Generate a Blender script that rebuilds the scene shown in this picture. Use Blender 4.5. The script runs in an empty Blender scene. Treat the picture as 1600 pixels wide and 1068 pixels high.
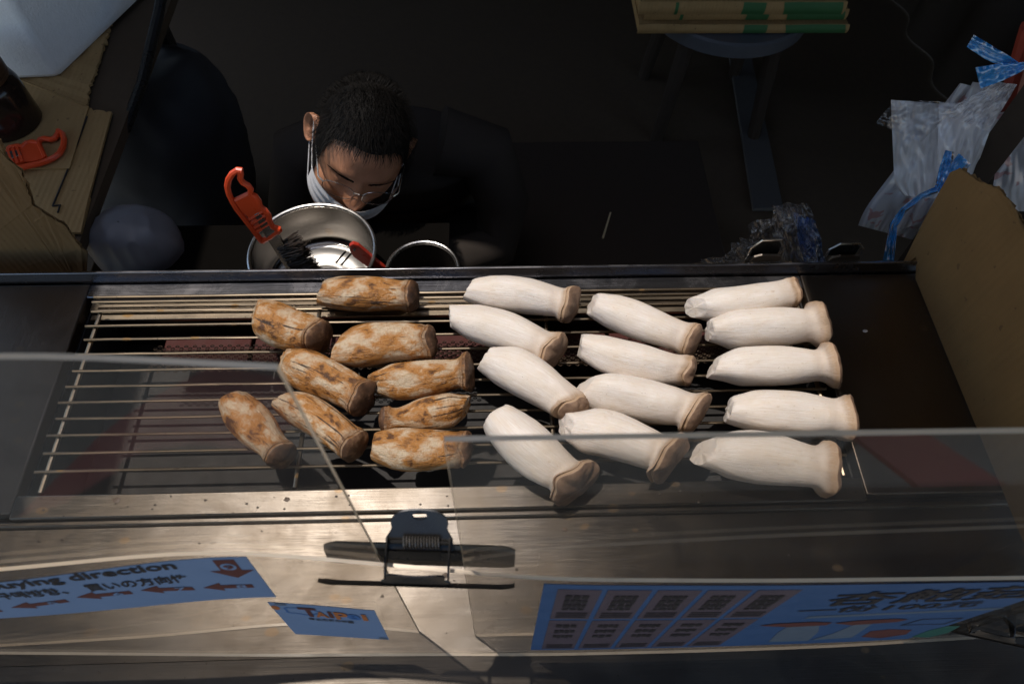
import bpy, bmesh, math, random
from mathutils import Vector, Matrix, noise

# ------------------------------------------------------------------ camera, sky, sun, exposure
sc = bpy.context.scene
COL = sc.collection
PITCH, ROLL, YAW, FPX = math.radians(58.23), math.radians(1.86), math.radians(-3.25), 1101.6
CAM = Vector((0, 0, 1.77))
FWD = Vector((-math.sin(YAW) * math.cos(PITCH), math.cos(YAW) * math.cos(PITCH), -math.sin(PITCH)))
RGT = Vector((math.cos(YAW), math.sin(YAW), 0))
UPV = RGT.cross(FWD)
RGT, UPV = (math.cos(ROLL) * RGT + math.sin(ROLL) * UPV, -math.sin(ROLL) * RGT + math.cos(ROLL) * UPV)
cd = bpy.data.cameras.new('camera'); cam = bpy.data.objects.new('camera', cd); COL.objects.link(cam)
m3 = Matrix((RGT, UPV, -FWD)).transposed()
cam.matrix_world = Matrix.Translation(CAM) @ m3.to_4x4()
cd.sensor_width = 36; cd.lens = 36 * FPX / 1600; cd.clip_start = 0.02; cd.clip_end = 500
cd.dof.use_dof = True; cd.dof.focus_distance = 1.05; cd.dof.aperture_fstop = 9.0
sc.camera = cam

SUN = Vector((-0.22, 0.16, 1.0)).normalized()
SUN_EL = math.asin(SUN.z); SUN_AZ = math.atan2(SUN.x, SUN.y)
w = bpy.data.worlds.new('World'); sc.world = w; w.use_nodes = True
nt = w.node_tree; bg = nt.nodes['Background']
sky = nt.nodes.new('ShaderNodeTexSky'); sky.sky_type = 'NISHITA'; sky.sun_disc = False
sky.sun_elevation = SUN_EL; sky.sun_rotation = SUN_AZ; sky.air_density = 1.2; sky.dust_density = 1.0
nt.links.new(sky.outputs[0], bg.inputs[0]); bg.inputs[1].default_value = 0.15
sd = bpy.data.lights.new('sun', 'SUN'); sd.energy = 2.65; sd.angle = math.radians(0.6); sd.color = (1.0, 0.92, 0.835)
so = bpy.data.objects.new('sun', sd); COL.objects.link(so)
so.rotation_euler = SUN.to_track_quat('Z', 'Y').to_euler(); so.location = SUN * 6
sc.view_settings.view_transform = 'Standard'; sc.view_settings.look = 'None'
sc.view_settings.exposure = 0.32; sc.view_settings.gamma = 1.0
sc.cycles.max_bounces = 10; sc.cycles.transparent_max_bounces = 24; sc.cycles.glossy_bounces = 5
sc.cycles.use_denoising = True; sc.cycles.sample_clamp_indirect = 4.0

# ------------------------------------------------------------------ geometry helpers
def ray(px, py): return RGT * ((px - 800) / FPX) + UPV * ((534 - py) / FPX) + FWD
def P(px, py, z): d = ray(px, py); return CAM + d * ((z - CAM.z) / d.z)
def PY(px, py, y): d = ray(px, py); return CAM + d * (y / d.y)
def PX(px, py, x): d = ray(px, py); return CAM + d * (x / d.x)
def lerp(a, b, t): return a + (b - a) * t
def smooth(t): t = max(0.0, min(1.0, t)); return t * t * (3 - 2 * t)
def gs(x, s): return math.exp(-(x / s) ** 2)
def interp(x, pts):
    if x <= pts[0][0]:
        (a, b), (c, d) = pts[0], pts[1]
    elif x >= pts[-1][0]:
        (a, b), (c, d) = pts[-2], pts[-1]
    else:
        for (a, b), (c, d) in zip(pts, pts[1:]):
            if a <= x <= c: break
    return b + (d - b) * (x - a) / (c - a)

class MB:
    def __init__(s): s.v = []; s.f = []; s.m = []; s.at = []
    def add(s, vs, fs, mi=0):
        o = len(s.v); s.v += [Vector(v) for v in vs]
        for f in fs: s.f.append([i + o for i in f]); s.m.append(mi)
        return o
    def box(s, a, b, mi=0):
        x0, y0, z0 = a; x1, y1, z1 = b
        s.add([(x0,y0,z0),(x1,y0,z0),(x1,y1,z0),(x0,y1,z0),(x0,y0,z1),(x1,y0,z1),(x1,y1,z1),(x0,y1,z1)],
              [(0,3,2,1),(4,5,6,7),(0,1,5,4),(1,2,6,5),(2,3,7,6),(3,0,4,7)], mi); return s
    def tube(s, pts, r, n=10, mi=0, closed=False, caps=True):
        pts = [Vector(p) for p in pts]; k = len(pts)
        rs = r if isinstance(r, (list, tuple)) else [r] * k
        vs = []; prev = None
        for i, p in enumerate(pts):
            if closed: t = pts[(i + 1) % k] - pts[i - 1]
            else: t = pts[min(i + 1, k - 1)] - pts[max(i - 1, 0)]
            t = t.normalized() if t.length > 1e-9 else Vector((0, 0, 1))
            if prev is None:
                a = Vector((0, 0, 1)) if abs(t.z) < .9 else Vector((1, 0, 0))
                prev = t.cross(a).normalized()
            prev = (prev - t * prev.dot(t)).normalized()
            b = t.cross(prev)
            for j in range(n):
                an = 2 * math.pi * j / n
                vs.append(p + (prev * math.cos(an) + b * math.sin(an)) * rs[i])
        fs = []
        for i in range(k if closed else k - 1):
            i2 = (i + 1) % k
            for j in range(n):
                j2 = (j + 1) % n
                fs.append((i * n + j, i * n + j2, i2 * n + j2, i2 * n + j))
        if caps and not closed:
            fs.append(tuple(range(n))[::-1]); fs.append(tuple((k - 1) * n + j for j in range(n)))
        s.add(vs, fs, mi); return s
    def grid(s, fn, nu, nv, mi=0, wrap=False):
        vs = [fn(i / nu, j / nv) for j in range(nv + 1) for i in range(nu + (0 if wrap else 1))]
        W = nu if wrap else nu + 1
        fs = []
        for j in range(nv):
            for i in range(nu):
                i2 = (i + 1) % W
                fs.append((j * W + i, j * W + i2, (j + 1) * W + i2, (j + 1) * W + i))
        s.add(vs, fs, mi); return s
    def lathe(s, prof, n=48, c=(0, 0, 0), mi=0):
        c = Vector(c); vs = []
        for r, z in prof:
            for j in range(n):
                a = 2 * math.pi * j / n; vs.append(c + Vector((r * math.cos(a), r * math.sin(a), z)))
        fs = []
        for i in range(len(prof) - 1):
            for j in range(n):
                j2 = (j + 1) % n; fs.append((i*n+j, i*n+j2, (i+1)*n+j2, (i+1)*n+j))
        s.add(vs, fs, mi); return s
    def prism(s, pts, off, mi=0):      # closed outline of 3D points, extruded by the vector off
        n = len(pts); off = Vector(off); pts = [Vector(p) for p in pts]
        vs = pts + [p + off for p in pts]
        fs = [tuple(range(n))[::-1], tuple(range(n, 2 * n))]
        for i in range(n): j = (i + 1) % n; fs.append((i, j, j + n, i + n))
        s.add(vs, fs, mi); return s
    def build(s, name, mats, parent=None, smooth_=True, angle=35, bevel=0, sub=0):
        me = bpy.data.meshes.new(name); me.from_pydata(s.v, [], s.f); me.update()
        if not isinstance(mats, (list, tuple)): mats = [mats]
        for m_ in mats: me.materials.append(m_)
        for p_, mi in zip(me.polygons, s.m): p_.material_index = mi; p_.use_smooth = smooth_
        bm = bmesh.new(); bm.from_mesh(me); bmesh.ops.recalc_face_normals(bm, faces=bm.faces)
        if smooth_:
            for e in bm.edges:
                if len(e.link_faces) == 2 and e.calc_face_angle(0) > math.radians(angle): e.smooth = False
        bm.to_mesh(me); bm.free()
        o = bpy.data.objects.new(name, me); COL.objects.link(o)
        if parent: put(o, parent)
        if bevel:
            b = o.modifiers.new('bevel', 'BEVEL'); b.width = bevel; b.segments = 2; b.limit_method = 'ANGLE'
        if sub:
            b = o.modifiers.new('sub', 'SUBSURF'); b.levels = sub; b.render_levels = sub
        return o
def put(o, parent):
    o.parent = parent; o.matrix_parent_inverse = Matrix.Translation(-Vector(parent.location))
def thing(name, label, cat, loc, group=None):
    o = bpy.data.objects.new(name, None); COL.objects.link(o); o.location = loc; o.empty_display_size = .05
    return tag(o, label, cat, group)
def tag(o, label, cat, group=None):
    o['label'] = label; o['category'] = cat
    if group: o['group'] = group
    return o
def structure(o): o['kind'] = 'structure'; return o

# ------------------------------------------------------------------ material helpers
class NT:
    def __init__(s, name):
        s.m = bpy.data.materials.new(name); s.m.use_nodes = True; s.t = s.m.node_tree; s.t.nodes.clear()
        s.out = s.n('ShaderNodeOutputMaterial')
    def n(s, t, **k):
        nd = s.t.nodes.new(t)
        for a, b in k.items(): setattr(nd, a, b)
        return nd
    def l(s, a, b): s.t.links.new(a, b)
    def val(s, sock, v):
        if isinstance(v, bpy.types.NodeSocket): s.l(v, sock)
        elif v is not None: sock.default_value = v
    def coord(s, kind='Object', scale=(1, 1, 1), attr=None):
        if attr: src = s.n('ShaderNodeAttribute', attribute_name=attr).outputs['Vector']
        elif kind == 'World': src = s.n('ShaderNodeNewGeometry').outputs['Position']
        else: src = s.n('ShaderNodeTexCoord').outputs[kind]
        mp = s.n('ShaderNodeMapping'); mp.inputs['Scale'].default_value = scale; s.l(src, mp.inputs[0]); return mp.outputs[0]
    def noise(s, vec, scale, detail=4, rough=.55, dist=0):
        nd = s.n('ShaderNodeTexNoise'); s.l(vec, nd.inputs['Vector']); nd.inputs['Scale'].default_value = scale
        nd.inputs['Detail'].default_value = detail; nd.inputs['Roughness'].default_value = rough
        nd.inputs['Distortion'].default_value = dist; return nd.outputs[0]
    def ramp(s, f, stops):
        nd = s.n('ShaderNodeValToRGB'); s.l(f, nd.inputs[0]); e = nd.color_ramp.elements
        while len(e) < len(stops): e.new(.5)
        for el, (p, c) in zip(e, stops):
            el.position = p; el.color = (*c, 1) if isinstance(c, tuple) else (c, c, c, 1)
        return nd.outputs[0]
    def mix(s, f, a, b, mode='MIX'):
        nd = s.n('ShaderNodeMix', data_type='RGBA', blend_type=mode)
        s.val(nd.inputs[0], f)
        for i, v in ((6, a), (7, b)):
            if isinstance(v, tuple): v = (*v, 1) if len(v) == 3 else v
            s.val(nd.inputs[i], v)
        return nd.outputs[2]
    def math(s, op, a, b=None, c=None):
        nd = s.n('ShaderNodeMath', operation=op); s.val(nd.inputs[0], a); s.val(nd.inputs[1], b); s.val(nd.inputs[2], c); return nd.outputs[0]
    def bump(s, h, strength=.3, dist=.001):
        nd = s.n('ShaderNodeBump'); nd.inputs['Strength'].default_value = strength; nd.inputs['Distance'].default_value = dist
        s.l(h, nd.inputs['Height']); return nd.outputs[0]
    def bsdf(s, **k):
        b = s.n('ShaderNodeBsdfPrincipled')
        for a, v in k.items():
            sock = b.inputs[a.replace('_', ' ')]
            if isinstance(v, tuple) and len(v) == 3 and sock.type == 'RGBA': v = (*v, 1)
            s.val(sock, v)
        return b
    def done(s, sh): s.l(sh.outputs[0] if hasattr(sh, 'outputs') else sh, s.out.inputs[0]); return s.m

def plain(name, col, rough=.6, metal=0.0, var=.12, scale=40, bump=.15, spec=.5):
    t = NT(name); c = t.coord('World'); f = t.noise(c, scale, 5)
    a = tuple(x * (1 - var) for x in col); b = tuple(min(1, x * (1 + var)) for x in col)
    base = t.mix(f, a, b)
    bs = t.bsdf(Base_Color=base, Roughness=t.math('MULTIPLY_ADD', f, .25, rough - .12), Metallic=metal)
    bs.inputs['Specular IOR Level'].default_value = spec
    if bump: t.l(t.bump(t.noise(c, scale * 4, 3), bump, .001), bs.inputs['Normal'])
    return t.done(bs)

def steel(name, tint=(.56, .52, .47), rough=.33, aniso=.6, axis=(1, 0, 0), stain=.5, grime=.5, brush=(3, 900, 900)):
    t = NT(name); c = t.coord('World')
    br = t.noise(t.coord('World', scale=brush), 1.0, 3, .7)
    big = t.noise(c, 9, 6, .65, .6); mid = t.noise(c, 38, 5, .6)
    base = t.mix(t.math('MULTIPLY', br, .35), tint, tuple(x * .62 for x in tint))
    g = t.ramp(big, [(.42, 0.0), (.75, 1.0)])
    base = t.mix(t.math('MULTIPLY', g, grime * .6), base, (.16, .115, .07))
    # dried golden drips, with a harder rim of their own
    vo = t.n('ShaderNodeTexVoronoi'); t.l(t.coord('World', scale=(1, 1.6, 1)), vo.inputs['Vector']); vo.inputs['Scale'].default_value = 17
    spot = t.math('ADD', vo.outputs[0], t.math('MULTIPLY', mid, .22))
    st = t.ramp(spot, [(.20, 1.0), (.235, .75), (.25, 0.0)])
    base = t.mix(t.math('MULTIPLY', st, stain), base, (.30, .17, .055))
    sp = t.ramp(t.noise(c, 210, 2, .5), [(.70, 0.0), (.74, 1.0)])
    base = t.mix(t.math('MULTIPLY', sp, .55 * grime), base, (.035, .025, .018))
    ro = t.math('MULTIPLY_ADD', br, .12, rough - .06)
    ro = t.math('ADD', ro, t.math('MULTIPLY', g, .18))
    met = t.math('SUBTRACT', 1.0, t.math('MULTIPLY', st, .7 * stain))
    bs = t.bsdf(Base_Color=base, Roughness=ro, Metallic=met, Anisotropic=aniso)
    cx = t.n('ShaderNodeCombineXYZ')
    for i in range(3): cx.inputs[i].default_value = axis[i]
    t.l(cx.outputs[0], bs.inputs['Tangent'])
    t.l(t.bump(t.math('ADD', t.math('MULTIPLY', br, .12), t.noise(c, 5, 2)), .25, .006), bs.inputs['Normal'])
    return t.done(bs)

def cardboard(name, col=(.24, .145, .065), axis='X', kind='World'):
    t = NT(name); c = t.coord('World')
    wv = t.n('ShaderNodeTexWave', wave_type='BANDS', bands_direction=axis); t.l(c, wv.inputs[0])
    wv.inputs['Scale'].default_value = 30; wv.inputs['Distortion'].default_value = .5; wv.inputs['Detail'].default_value = 1
    f = t.noise(c, 14, 6, .6); g = t.noise(t.coord('World', scale=(1, 1, 6)), 160, 4)
    base = t.mix(f, tuple(x * .66 for x in col), tuple(x * 1.18 for x in col))
    base = t.mix(t.math('MULTIPLY', t.noise(t.coord('World', scale=(3, 30, 3) if axis == 'Y' else (30, 3, 3)), 4.0, 4), .5), base, tuple(x * .62 for x in col))
    base = t.mix(t.math('MULTIPLY', g, .35), base, tuple(x * .6 for x in col))
    sp = t.ramp(t.noise(c, 70, 2), [(.70, 0.0), (.73, 1.0)])
    base = t.mix(t.math('MULTIPLY', sp, .6), base, (.09, .05, .025))
    bs = t.bsdf(Base_Color=base, Roughness=.85); bs.inputs['Specular IOR Level'].default_value = .2
    t.l(t.bump(t.math('ADD', t.math('MULTIPLY', wv.outputs[1], .8), g), .40, .0012), bs.inputs['Normal'])
    return t.done(bs)

def schlick(t, f0=.04, gain=1.0):
    ge = t.n('ShaderNodeNewGeometry'); dt = t.n('ShaderNodeVectorMath', operation='DOT_PRODUCT')
    t.l(ge.outputs['Normal'], dt.inputs[0]); t.l(ge.outputs['Incoming'], dt.inputs[1])
    a = t.math('SUBTRACT', 1.0, t.math('ABSOLUTE', dt.outputs['Value']))
    return t.math('MULTIPLY', t.math('MULTIPLY_ADD', t.math('POWER', a, 5.0), 1 - f0, f0), gain)

def acrylic(name, tint=(.98, .968, .95), haze=.020):
    t = NT(name); tr = t.n('ShaderNodeBsdfTransparent'); tr.inputs[0].default_value = (*tint, 1)
    gl = t.n('ShaderNodeBsdfGlossy'); gl.inputs['Roughness'].default_value = .03
    di = t.n('ShaderNodeBsdfDiffuse'); di.inputs[0].default_value = (.62, .52, .42, 1)
    tl = t.n('ShaderNodeBsdfTranslucent'); tl.inputs[0].default_value = (.66, .55, .44, 1)
    md = t.n('ShaderNodeMixShader'); md.inputs[0].default_value = .5; t.l(di.outputs[0], md.inputs[1]); t.l(tl.outputs[0], md.inputs[2])
    c = t.coord('World')
    sm = t.ramp(t.noise(t.coord('World', scale=(1, 1, .5)), 11, 7, .68, 1.2), [(.40, 0.0), (.80, 1.0)])
    sc_ = t.ramp(t.noise(t.coord('World', scale=(6, 6, 60)), 9, 3, .7), [(.64, 0.0), (.72, 1.0)])
    dust = t.ramp(t.noise(c, 420, 1), [(.74, 0.0), (.78, 1.0)])
    hz = t.math('ADD', t.math('MULTIPLY_ADD', sm, haze * 1.6, haze), t.math('ADD', t.math('MULTIPLY', sc_, .008), t.math('MULTIPLY', dust, .10)))
    m1 = t.n('ShaderNodeMixShader'); t.l(hz, m1.inputs[0]); t.l(tr.outputs[0], m1.inputs[1]); t.l(md.outputs[0], m1.inputs[2])
    m2 = t.n('ShaderNodeMixShader'); t.l(schlick(t, .04, .85), m2.inputs[0]); t.l(m1.outputs[0], m2.inputs[1]); t.l(gl.outputs[0], m2.inputs[2])
    return t.done(m2)

def film(name, col=(.85, .87, .92), body=.35, rough=.16, gloss=2.2, prt=None, bmp=.3):
    t = NT(name); c = t.coord('World')
    tr = t.n('ShaderNodeBsdfTransparent'); tr.inputs[0].default_value = (*[lerp(1, x, .5) for x in col], 1)
    di = t.n('ShaderNodeBsdfDiffuse'); tl = t.n('ShaderNodeBsdfTranslucent')
    base = col
    if prt:
        k = t.ramp(t.noise(t.coord('World', scale=(1, 1, 1.6)), 26, 2, .5), [(.585, 0.0), (.62, 1.0)])
        base = t.mix(t.math('MULTIPLY', k, .55), col, prt)
        t.l(base, di.inputs[0]); t.l(base, tl.inputs[0])
    else:
        di.inputs[0].default_value = (*col, 1); tl.inputs[0].default_value = (*col, 1)
    nb = t.bump(t.noise(t.coord('World', scale=(1, 1, .45)), 42, 4, .6, 1.0), bmp, .006)
    gl = t.n('ShaderNodeBsdfGlossy'); gl.inputs['Roughness'].default_value = rough; t.l(nb, gl.inputs['Normal'])
    m0 = t.n('ShaderNodeMixShader'); m0.inputs[0].default_value = .45; t.l(di.outputs[0], m0.inputs[1]); t.l(tl.outputs[0], m0.inputs[2])
    m1 = t.n('ShaderNodeMixShader'); m1.inputs[0].default_value = body; t.l(tr.outputs[0], m1.inputs[1]); t.l(m0.outputs[0], m1.inputs[2])
    m2 = t.n('ShaderNodeMixShader'); t.l(schlick(t, .05, gloss), m2.inputs[0]); t.l(m1.outputs[0], m2.inputs[1]); t.l(gl.outputs[0], m2.inputs[2])
    return t.done(m2)

def mushroom_raw(name):
    t = NT(name); lc = t.coord(attr='lc'); oi = t.n('ShaderNodeObjectInfo').outputs['Random']
    def off(scale):
        mp = t.n('ShaderNodeMapping'); mp.inputs['Scale'].default_value = scale; t.l(t.n('ShaderNodeAttribute', attribute_name='lc').outputs['Vector'], mp.inputs[0])
        ad = t.n('ShaderNodeVectorMath', operation='ADD'); t.l(mp.outputs[0], ad.inputs[0])
        cx = t.n('ShaderNodeCombineXYZ'); t.l(t.math('MULTIPLY', oi, 37.0), cx.inputs[2]); t.l(cx.outputs[0], ad.inputs[1]); return ad.outputs[0]
    fib = t.noise(off((22, 22, 4.2)), 1.0, 6, .74, .6); bl = t.noise(off((1.4, 1.4, 4.5)), 1.0, 4, .6, .4)
    base = t.mix(t.ramp(fib, [(.30, 0.0), (.68, 1.0)]), (.64, .545, .46), (.80, .755, .71))
    base = t.mix(t.ramp(bl, [(.44, .0), (.74, .45)]), base, (.66, .54, .40))
    sx = t.n('ShaderNodeSeparateXYZ'); t.l(lc, sx.inputs[0])
    tt = t.math('ADD', sx.outputs[2], t.math('MULTIPLY_ADD', fib, .22, -.11))
    base = t.mix(t.ramp(tt, [(.72, 0.0), (.90, .35), (1.02, 1.0)]), base, (.43, .295, .19))
    base = t.mix(t.ramp(t.noise(off((2.2, 2.2, 6)), 2.0, 3), [(.66, 0.0), (.74, .45)]), base, (.46, .32, .19))
    base = t.mix(t.ramp(t.noise(off((5, 5, 14)), 3.0, 1), [(.765, 0.0), (.785, .8)]), base, (.22, .12, .06))
    bs = t.bsdf(Base_Color=base, Roughness=t.math('MULTIPLY_ADD', bl, .4, .25)); bs.inputs['Specular IOR Level'].default_value = .35
    bs.inputs['Subsurface Weight'].default_value = .12; bs.inputs['Subsurface Radius'].default_value = (.012, .007, .004); bs.inputs['Subsurface Scale'].default_value = .5
    t.l(t.bump(t.math('ADD', fib, t.math('MULTIPLY', bl, 2.5)), .42, .0018), bs.inputs['Normal'])
    return t.done(bs)
def mushroom_cap(name, dark):
    t = NT(name); c = t.coord('World'); f = t.noise(c, 60, 5, .65); g = t.noise(c, 260, 3)
    if dark: base = t.ramp(f, [(.3, (.028, .014, .008)), (.55, (.11, .055, .028)), (.75, (.30, .17, .09))])
    else: base = t.ramp(f, [(.28, (.13, .075, .048)), (.55, (.235, .15, .098)), (.78, (.40, .275, .18))])
    bs = t.bsdf(Base_Color=base, Roughness=.5 if dark else .6); bs.inputs['Specular IOR Level'].default_value = .35
    t.l(t.bump(t.math('ADD', f, g), .5, .0015), bs.inputs['Normal'])
    return t.done(bs)
def mushroom_grilled(name):
    t = NT(name); oi = t.n('ShaderNodeObjectInfo').outputs['Random']
    def off(scale, k=37.0):
        mp = t.n('ShaderNodeMapping'); mp.inputs['Scale'].default_value = scale; t.l(t.n('ShaderNodeAttribute', attribute_name='lc').outputs['Vector'], mp.inputs[0])
        ad = t.n('ShaderNodeVectorMath', operation='ADD'); t.l(mp.outputs[0], ad.inputs[0])
        cx = t.n('ShaderNodeCombineXYZ'); t.l(t.math('MULTIPLY', oi, k), cx.inputs[2]); t.l(t.math('MULTIPLY', oi, k * .7), cx.inputs[0]); t.l(cx.outputs[0], ad.inputs[1]); return ad.outputs[0]
    fib = t.noise(off((26, 26, 5.0)), 1.0, 5, .65, .5); crk = t.noise(off((5, 5, 34)), 1.0, 4, .6, .3)
    br = t.noise(off((1.15, 1.15, 3.6)), 1.0, 3, .5, .5); br2 = t.noise(off((3.4, 3.4, 9.0), 19.0), 1.0, 6, .66, .7)
    base = t.mix(t.ramp(fib, [(.3, 0.0), (.7, 1.0)]), (.53, .39, .245), (.66, .54, .395))
    base = t.mix(t.ramp(crk, [(.50, 0.0), (.68, .38)]), base, (.38, .25, .135))
    k = t.math('ADD', t.math('MULTIPLY', br, .60), t.math('ADD', t.math('MULTIPLY', br2, .34), t.math('MULTIPLY', fib, .06)))
    gz = t.ramp(k, [(.42, 0.0), (.475, .42), (.53, .95)])
    base = t.mix(gz, base, (.42, .175, .032))
    base = t.mix(t.ramp(k, [(.555, 0.0), (.62, .92)]), base, (.085, .030, .008))
    ch = t.noise(off((4.2, 4.2, 1.5), 53.0), 1.0, 4, .55, .5)
    base = t.mix(t.ramp(t.math('ADD', ch, t.math('MULTIPLY_ADD', crk, .08, -.04)), [(.60, 0.0), (.65, .95)]), base, (.030, .013, .006))
    sx = t.n('ShaderNodeSeparateXYZ'); t.l(t.n('ShaderNodeAttribute', attribute_name='lc').outputs['Vector'], sx.inputs[0])
    base = t.mix(t.ramp(t.math('ADD', sx.outputs[2], t.math('MULTIPLY_ADD', fib, .3, -.15)), [(.84, 0.0), (1.06, .75)]), base, (.20, .10, .045))
    bs = t.bsdf(Base_Color=base, Roughness=t.math('SUBTRACT', t.math('MULTIPLY_ADD', fib, .25, .36), t.math('MULTIPLY', gz, .17))); bs.inputs['Specular IOR Level'].default_value = .5; bs.inputs['Subsurface Weight'].default_value = .08; bs.inputs['Subsurface Radius'].default_value = (.01, .005, .002); bs.inputs['Subsurface Scale'].default_value = .5
    t.l(t.bump(t.math('ADD', t.math('MULTIPLY', fib, .6), t.math('ADD', crk, t.math('MULTIPLY', br2, 1.6))), .75, .0028), bs.inputs['Normal'])
    return t.done(bs)

M = dict(
    counter=steel('counter_steel', tint=(.155, .138, .12), rough=.34, aniso=.78, axis=(0, 1, 0), stain=.32, grime=.8),
    plate=steel('side_plate_steel', tint=(.19, .155, .125), rough=.34, aniso=.4, stain=.15, grime=.5, brush=(900, 4, 900), axis=(0, 1, 0)),
    trough=steel('trough_steel', tint=(.34, .28, .21), rough=.30, aniso=.3, stain=.9, grime=1.0),
    rim=steel('rim_steel', tint=(.26, .26, .28), rough=.22, aniso=.3, stain=.1, grime=.4),
    rod=steel('rod_steel', tint=(.36, .29, .21), rough=.28, aniso=0, stain=.8, grime=1.1),
    pot=steel('pot_steel_dark_reflection', tint=(.15, .138, .125), rough=.12, aniso=0, stain=.1, grime=.25),  # pot wall tint darkened to stand in for dark reflections
    bowl=plain('dark_bowl', (.03, .026, .022), .3, .6), potbase=steel('pot_base_steel_sunlit', tint=(.92, .89, .85), rough=.46, aniso=0, stain=.05, grime=.15), soot=plain('soot', (.012, .010, .009), .7),  # pot base tint brightened to stand in for sunlight on it
    ceramic=plain('burner_ceramic_glow', (.055, .009, .006), .8, scale=90),  # red base colour stands in for the heater's dull glow
    mesh=plain('burner_mesh', (.12, .085, .06), .45, .8),
    raw=mushroom_raw('raw_mushroom'), cap=mushroom_cap('raw_cap', False), gcap=mushroom_cap('grilled_cap', True), grilled=mushroom_grilled('grilled_mushroom'),
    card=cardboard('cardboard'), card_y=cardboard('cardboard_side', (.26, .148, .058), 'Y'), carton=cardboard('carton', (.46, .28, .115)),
    acr=acrylic('acrylic'), acr_edge=plain('acrylic_edge', (.74, .58, .40), .3, bump=0),
    foam=plain('foam', (.93, .92, .91), .7, var=.06, scale=45, bump=.8),
    orange=plain('orange_plastic', (.72, .070, .016), .32, var=.06, bump=.05), red=plain('red_plastic', (.45, .035, .018), .3, var=.06, bump=.05),
    bristle=plain('bristle', (.035, .022, .014), .5), black=plain('black_metal', (.012, .011, .010), .28, var=.2, bump=.05),
    silver=steel('clip_steel', tint=(.6, .58, .55), rough=.2, aniso=0, stain=0, grime=.2),
    clipgrey=plain('worn_clip_paint', (.10, .09, .08), .3, .6), cloth=plain('black_cloth', (.036, .030, .026), .9, spec=.08), skin=plain('skin', (.47, .215, .115), .45, var=.22, scale=48, bump=.45),
    hair=plain('hair', (.006, .0052, .0046), .6, var=.3, spec=.10), mask=plain('mask_fabric', (.78, .77, .77), .8, var=.05, scale=200, bump=.3),
    asphalt=plain('street_paving', (.34, .27, .19), .9, scale=60, bump=.6), darkfloor=plain('dark_floor', (.095, .066, .043), .95, spec=.05), shelf=plain('shelf_paint', (.005, .0045, .004), .95, spec=.0), added_curtain=plain('curtain_cloth', (.055, .042, .032), .95, spec=.05), crate=plain('crate_plastic', (.045, .033, .025), .8, spec=.1),
    tarp=plain('dark_tarp', (.095, .068, .046), .88, spec=.1), tarp_out=plain('added_awning_canvas', (.05, .047, .043), .75),
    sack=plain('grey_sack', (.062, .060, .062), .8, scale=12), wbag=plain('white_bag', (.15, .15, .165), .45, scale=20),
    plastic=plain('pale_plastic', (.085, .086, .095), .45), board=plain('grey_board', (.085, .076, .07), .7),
    green=plain('green_print', (.035, .12, .035), .7), wood=plain('stick_wood', (.55, .42, .25), .7),
    filmw=film('white_bag_film', (.90, .89, .92), .76, .16, 1.6, bmp=.10), filmp=film('printed_bag_film', (.88, .88, .92), .66, .17, 1.5, bmp=.12, prt=(.62, .09, .07)),
    filmc=film('clear_film', (.86, .88, .93), .02, .05, 2.6, bmp=.55), film_glint=film('blue_highlight_film', (.10, .32, .85), .22, .07, 3.0, bmp=.6), ribbon=film('blue_ribbon', (.03, .36, .88), .80, .16, 3.5, bmp=.6),  # blue-coloured film piece stands in for bluish highlights on the clear wrap
    lensg=acrylic('lens_glass', (.95, .95, .95), .01), jar=plain('jar_glass', (.025, .014, .010), .12, bump=0),
    paper=plain('blue_paper', (.155, .235, .385), .5, var=.05, scale=30, bump=.1), paper2=plain('poster_paper', (.042, .095, .21), .42, var=.06, scale=30, bump=.1),
    ink=plain('black_ink', (.022, .018, .018), .5, bump=0), inkred=plain('maroon_ink', (.105, .03, .024), .5, bump=0), inkcell=plain('menu_cell_ink', (.085, .062, .075), .5, bump=0),
    inkor=plain('orange_ink', (.40, .13, .035), .5, bump=0), inkbl=plain('blue_ink', (.04, .13, .34), .5, bump=0), inkgr=plain('grey_ink', (.10, .13, .17), .5, bump=0), inkgn=plain('green_ink', (.02, .10, .075), .5, bump=0), redboard=plain('red_board', (.30, .07, .06), .6),
)
random.seed(7)

# ------------------------------------------------------------------ setting
Z0 = 0.90
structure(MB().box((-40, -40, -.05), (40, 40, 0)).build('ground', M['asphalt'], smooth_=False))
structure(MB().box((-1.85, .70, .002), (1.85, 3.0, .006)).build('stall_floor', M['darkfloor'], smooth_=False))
def added_curtain(name, a, b, z0, z1, label):  # dark hangings added to keep sky light out of the interior
    a = Vector(a); b = Vector(b); d = (b - a); nrm = Vector((-d.y, d.x)).normalized()
    mb = MB()
    def fn(u, v, o=0):
        p = a + d * u; k = .025 * math.sin(u * d.length * 21) * (1 - .4 * v) + o
        return Vector((p.x + nrm.x * k, p.y + nrm.y * k, lerp(z0, z1, v)))
    mb.grid(lambda u, v: fn(u, v), 80, 6); mb.grid(lambda u, v: fn(u, v, .006), 80, 6)
    return tag(mb.build(name, M['added_curtain']), label, 'added_curtain')
added_curtain('added_side_curtain', (1.75, .95), (1.75, 2.95), .01, 2.45, 'black cloth added to darken the corner beyond the hanging plastic bags')
added_curtain('added_back_curtain', (-1.9, 3.0), (1.9, 3.0), .01, 2.45, 'black cloth added to keep sky light out of the back of the stall')

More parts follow.
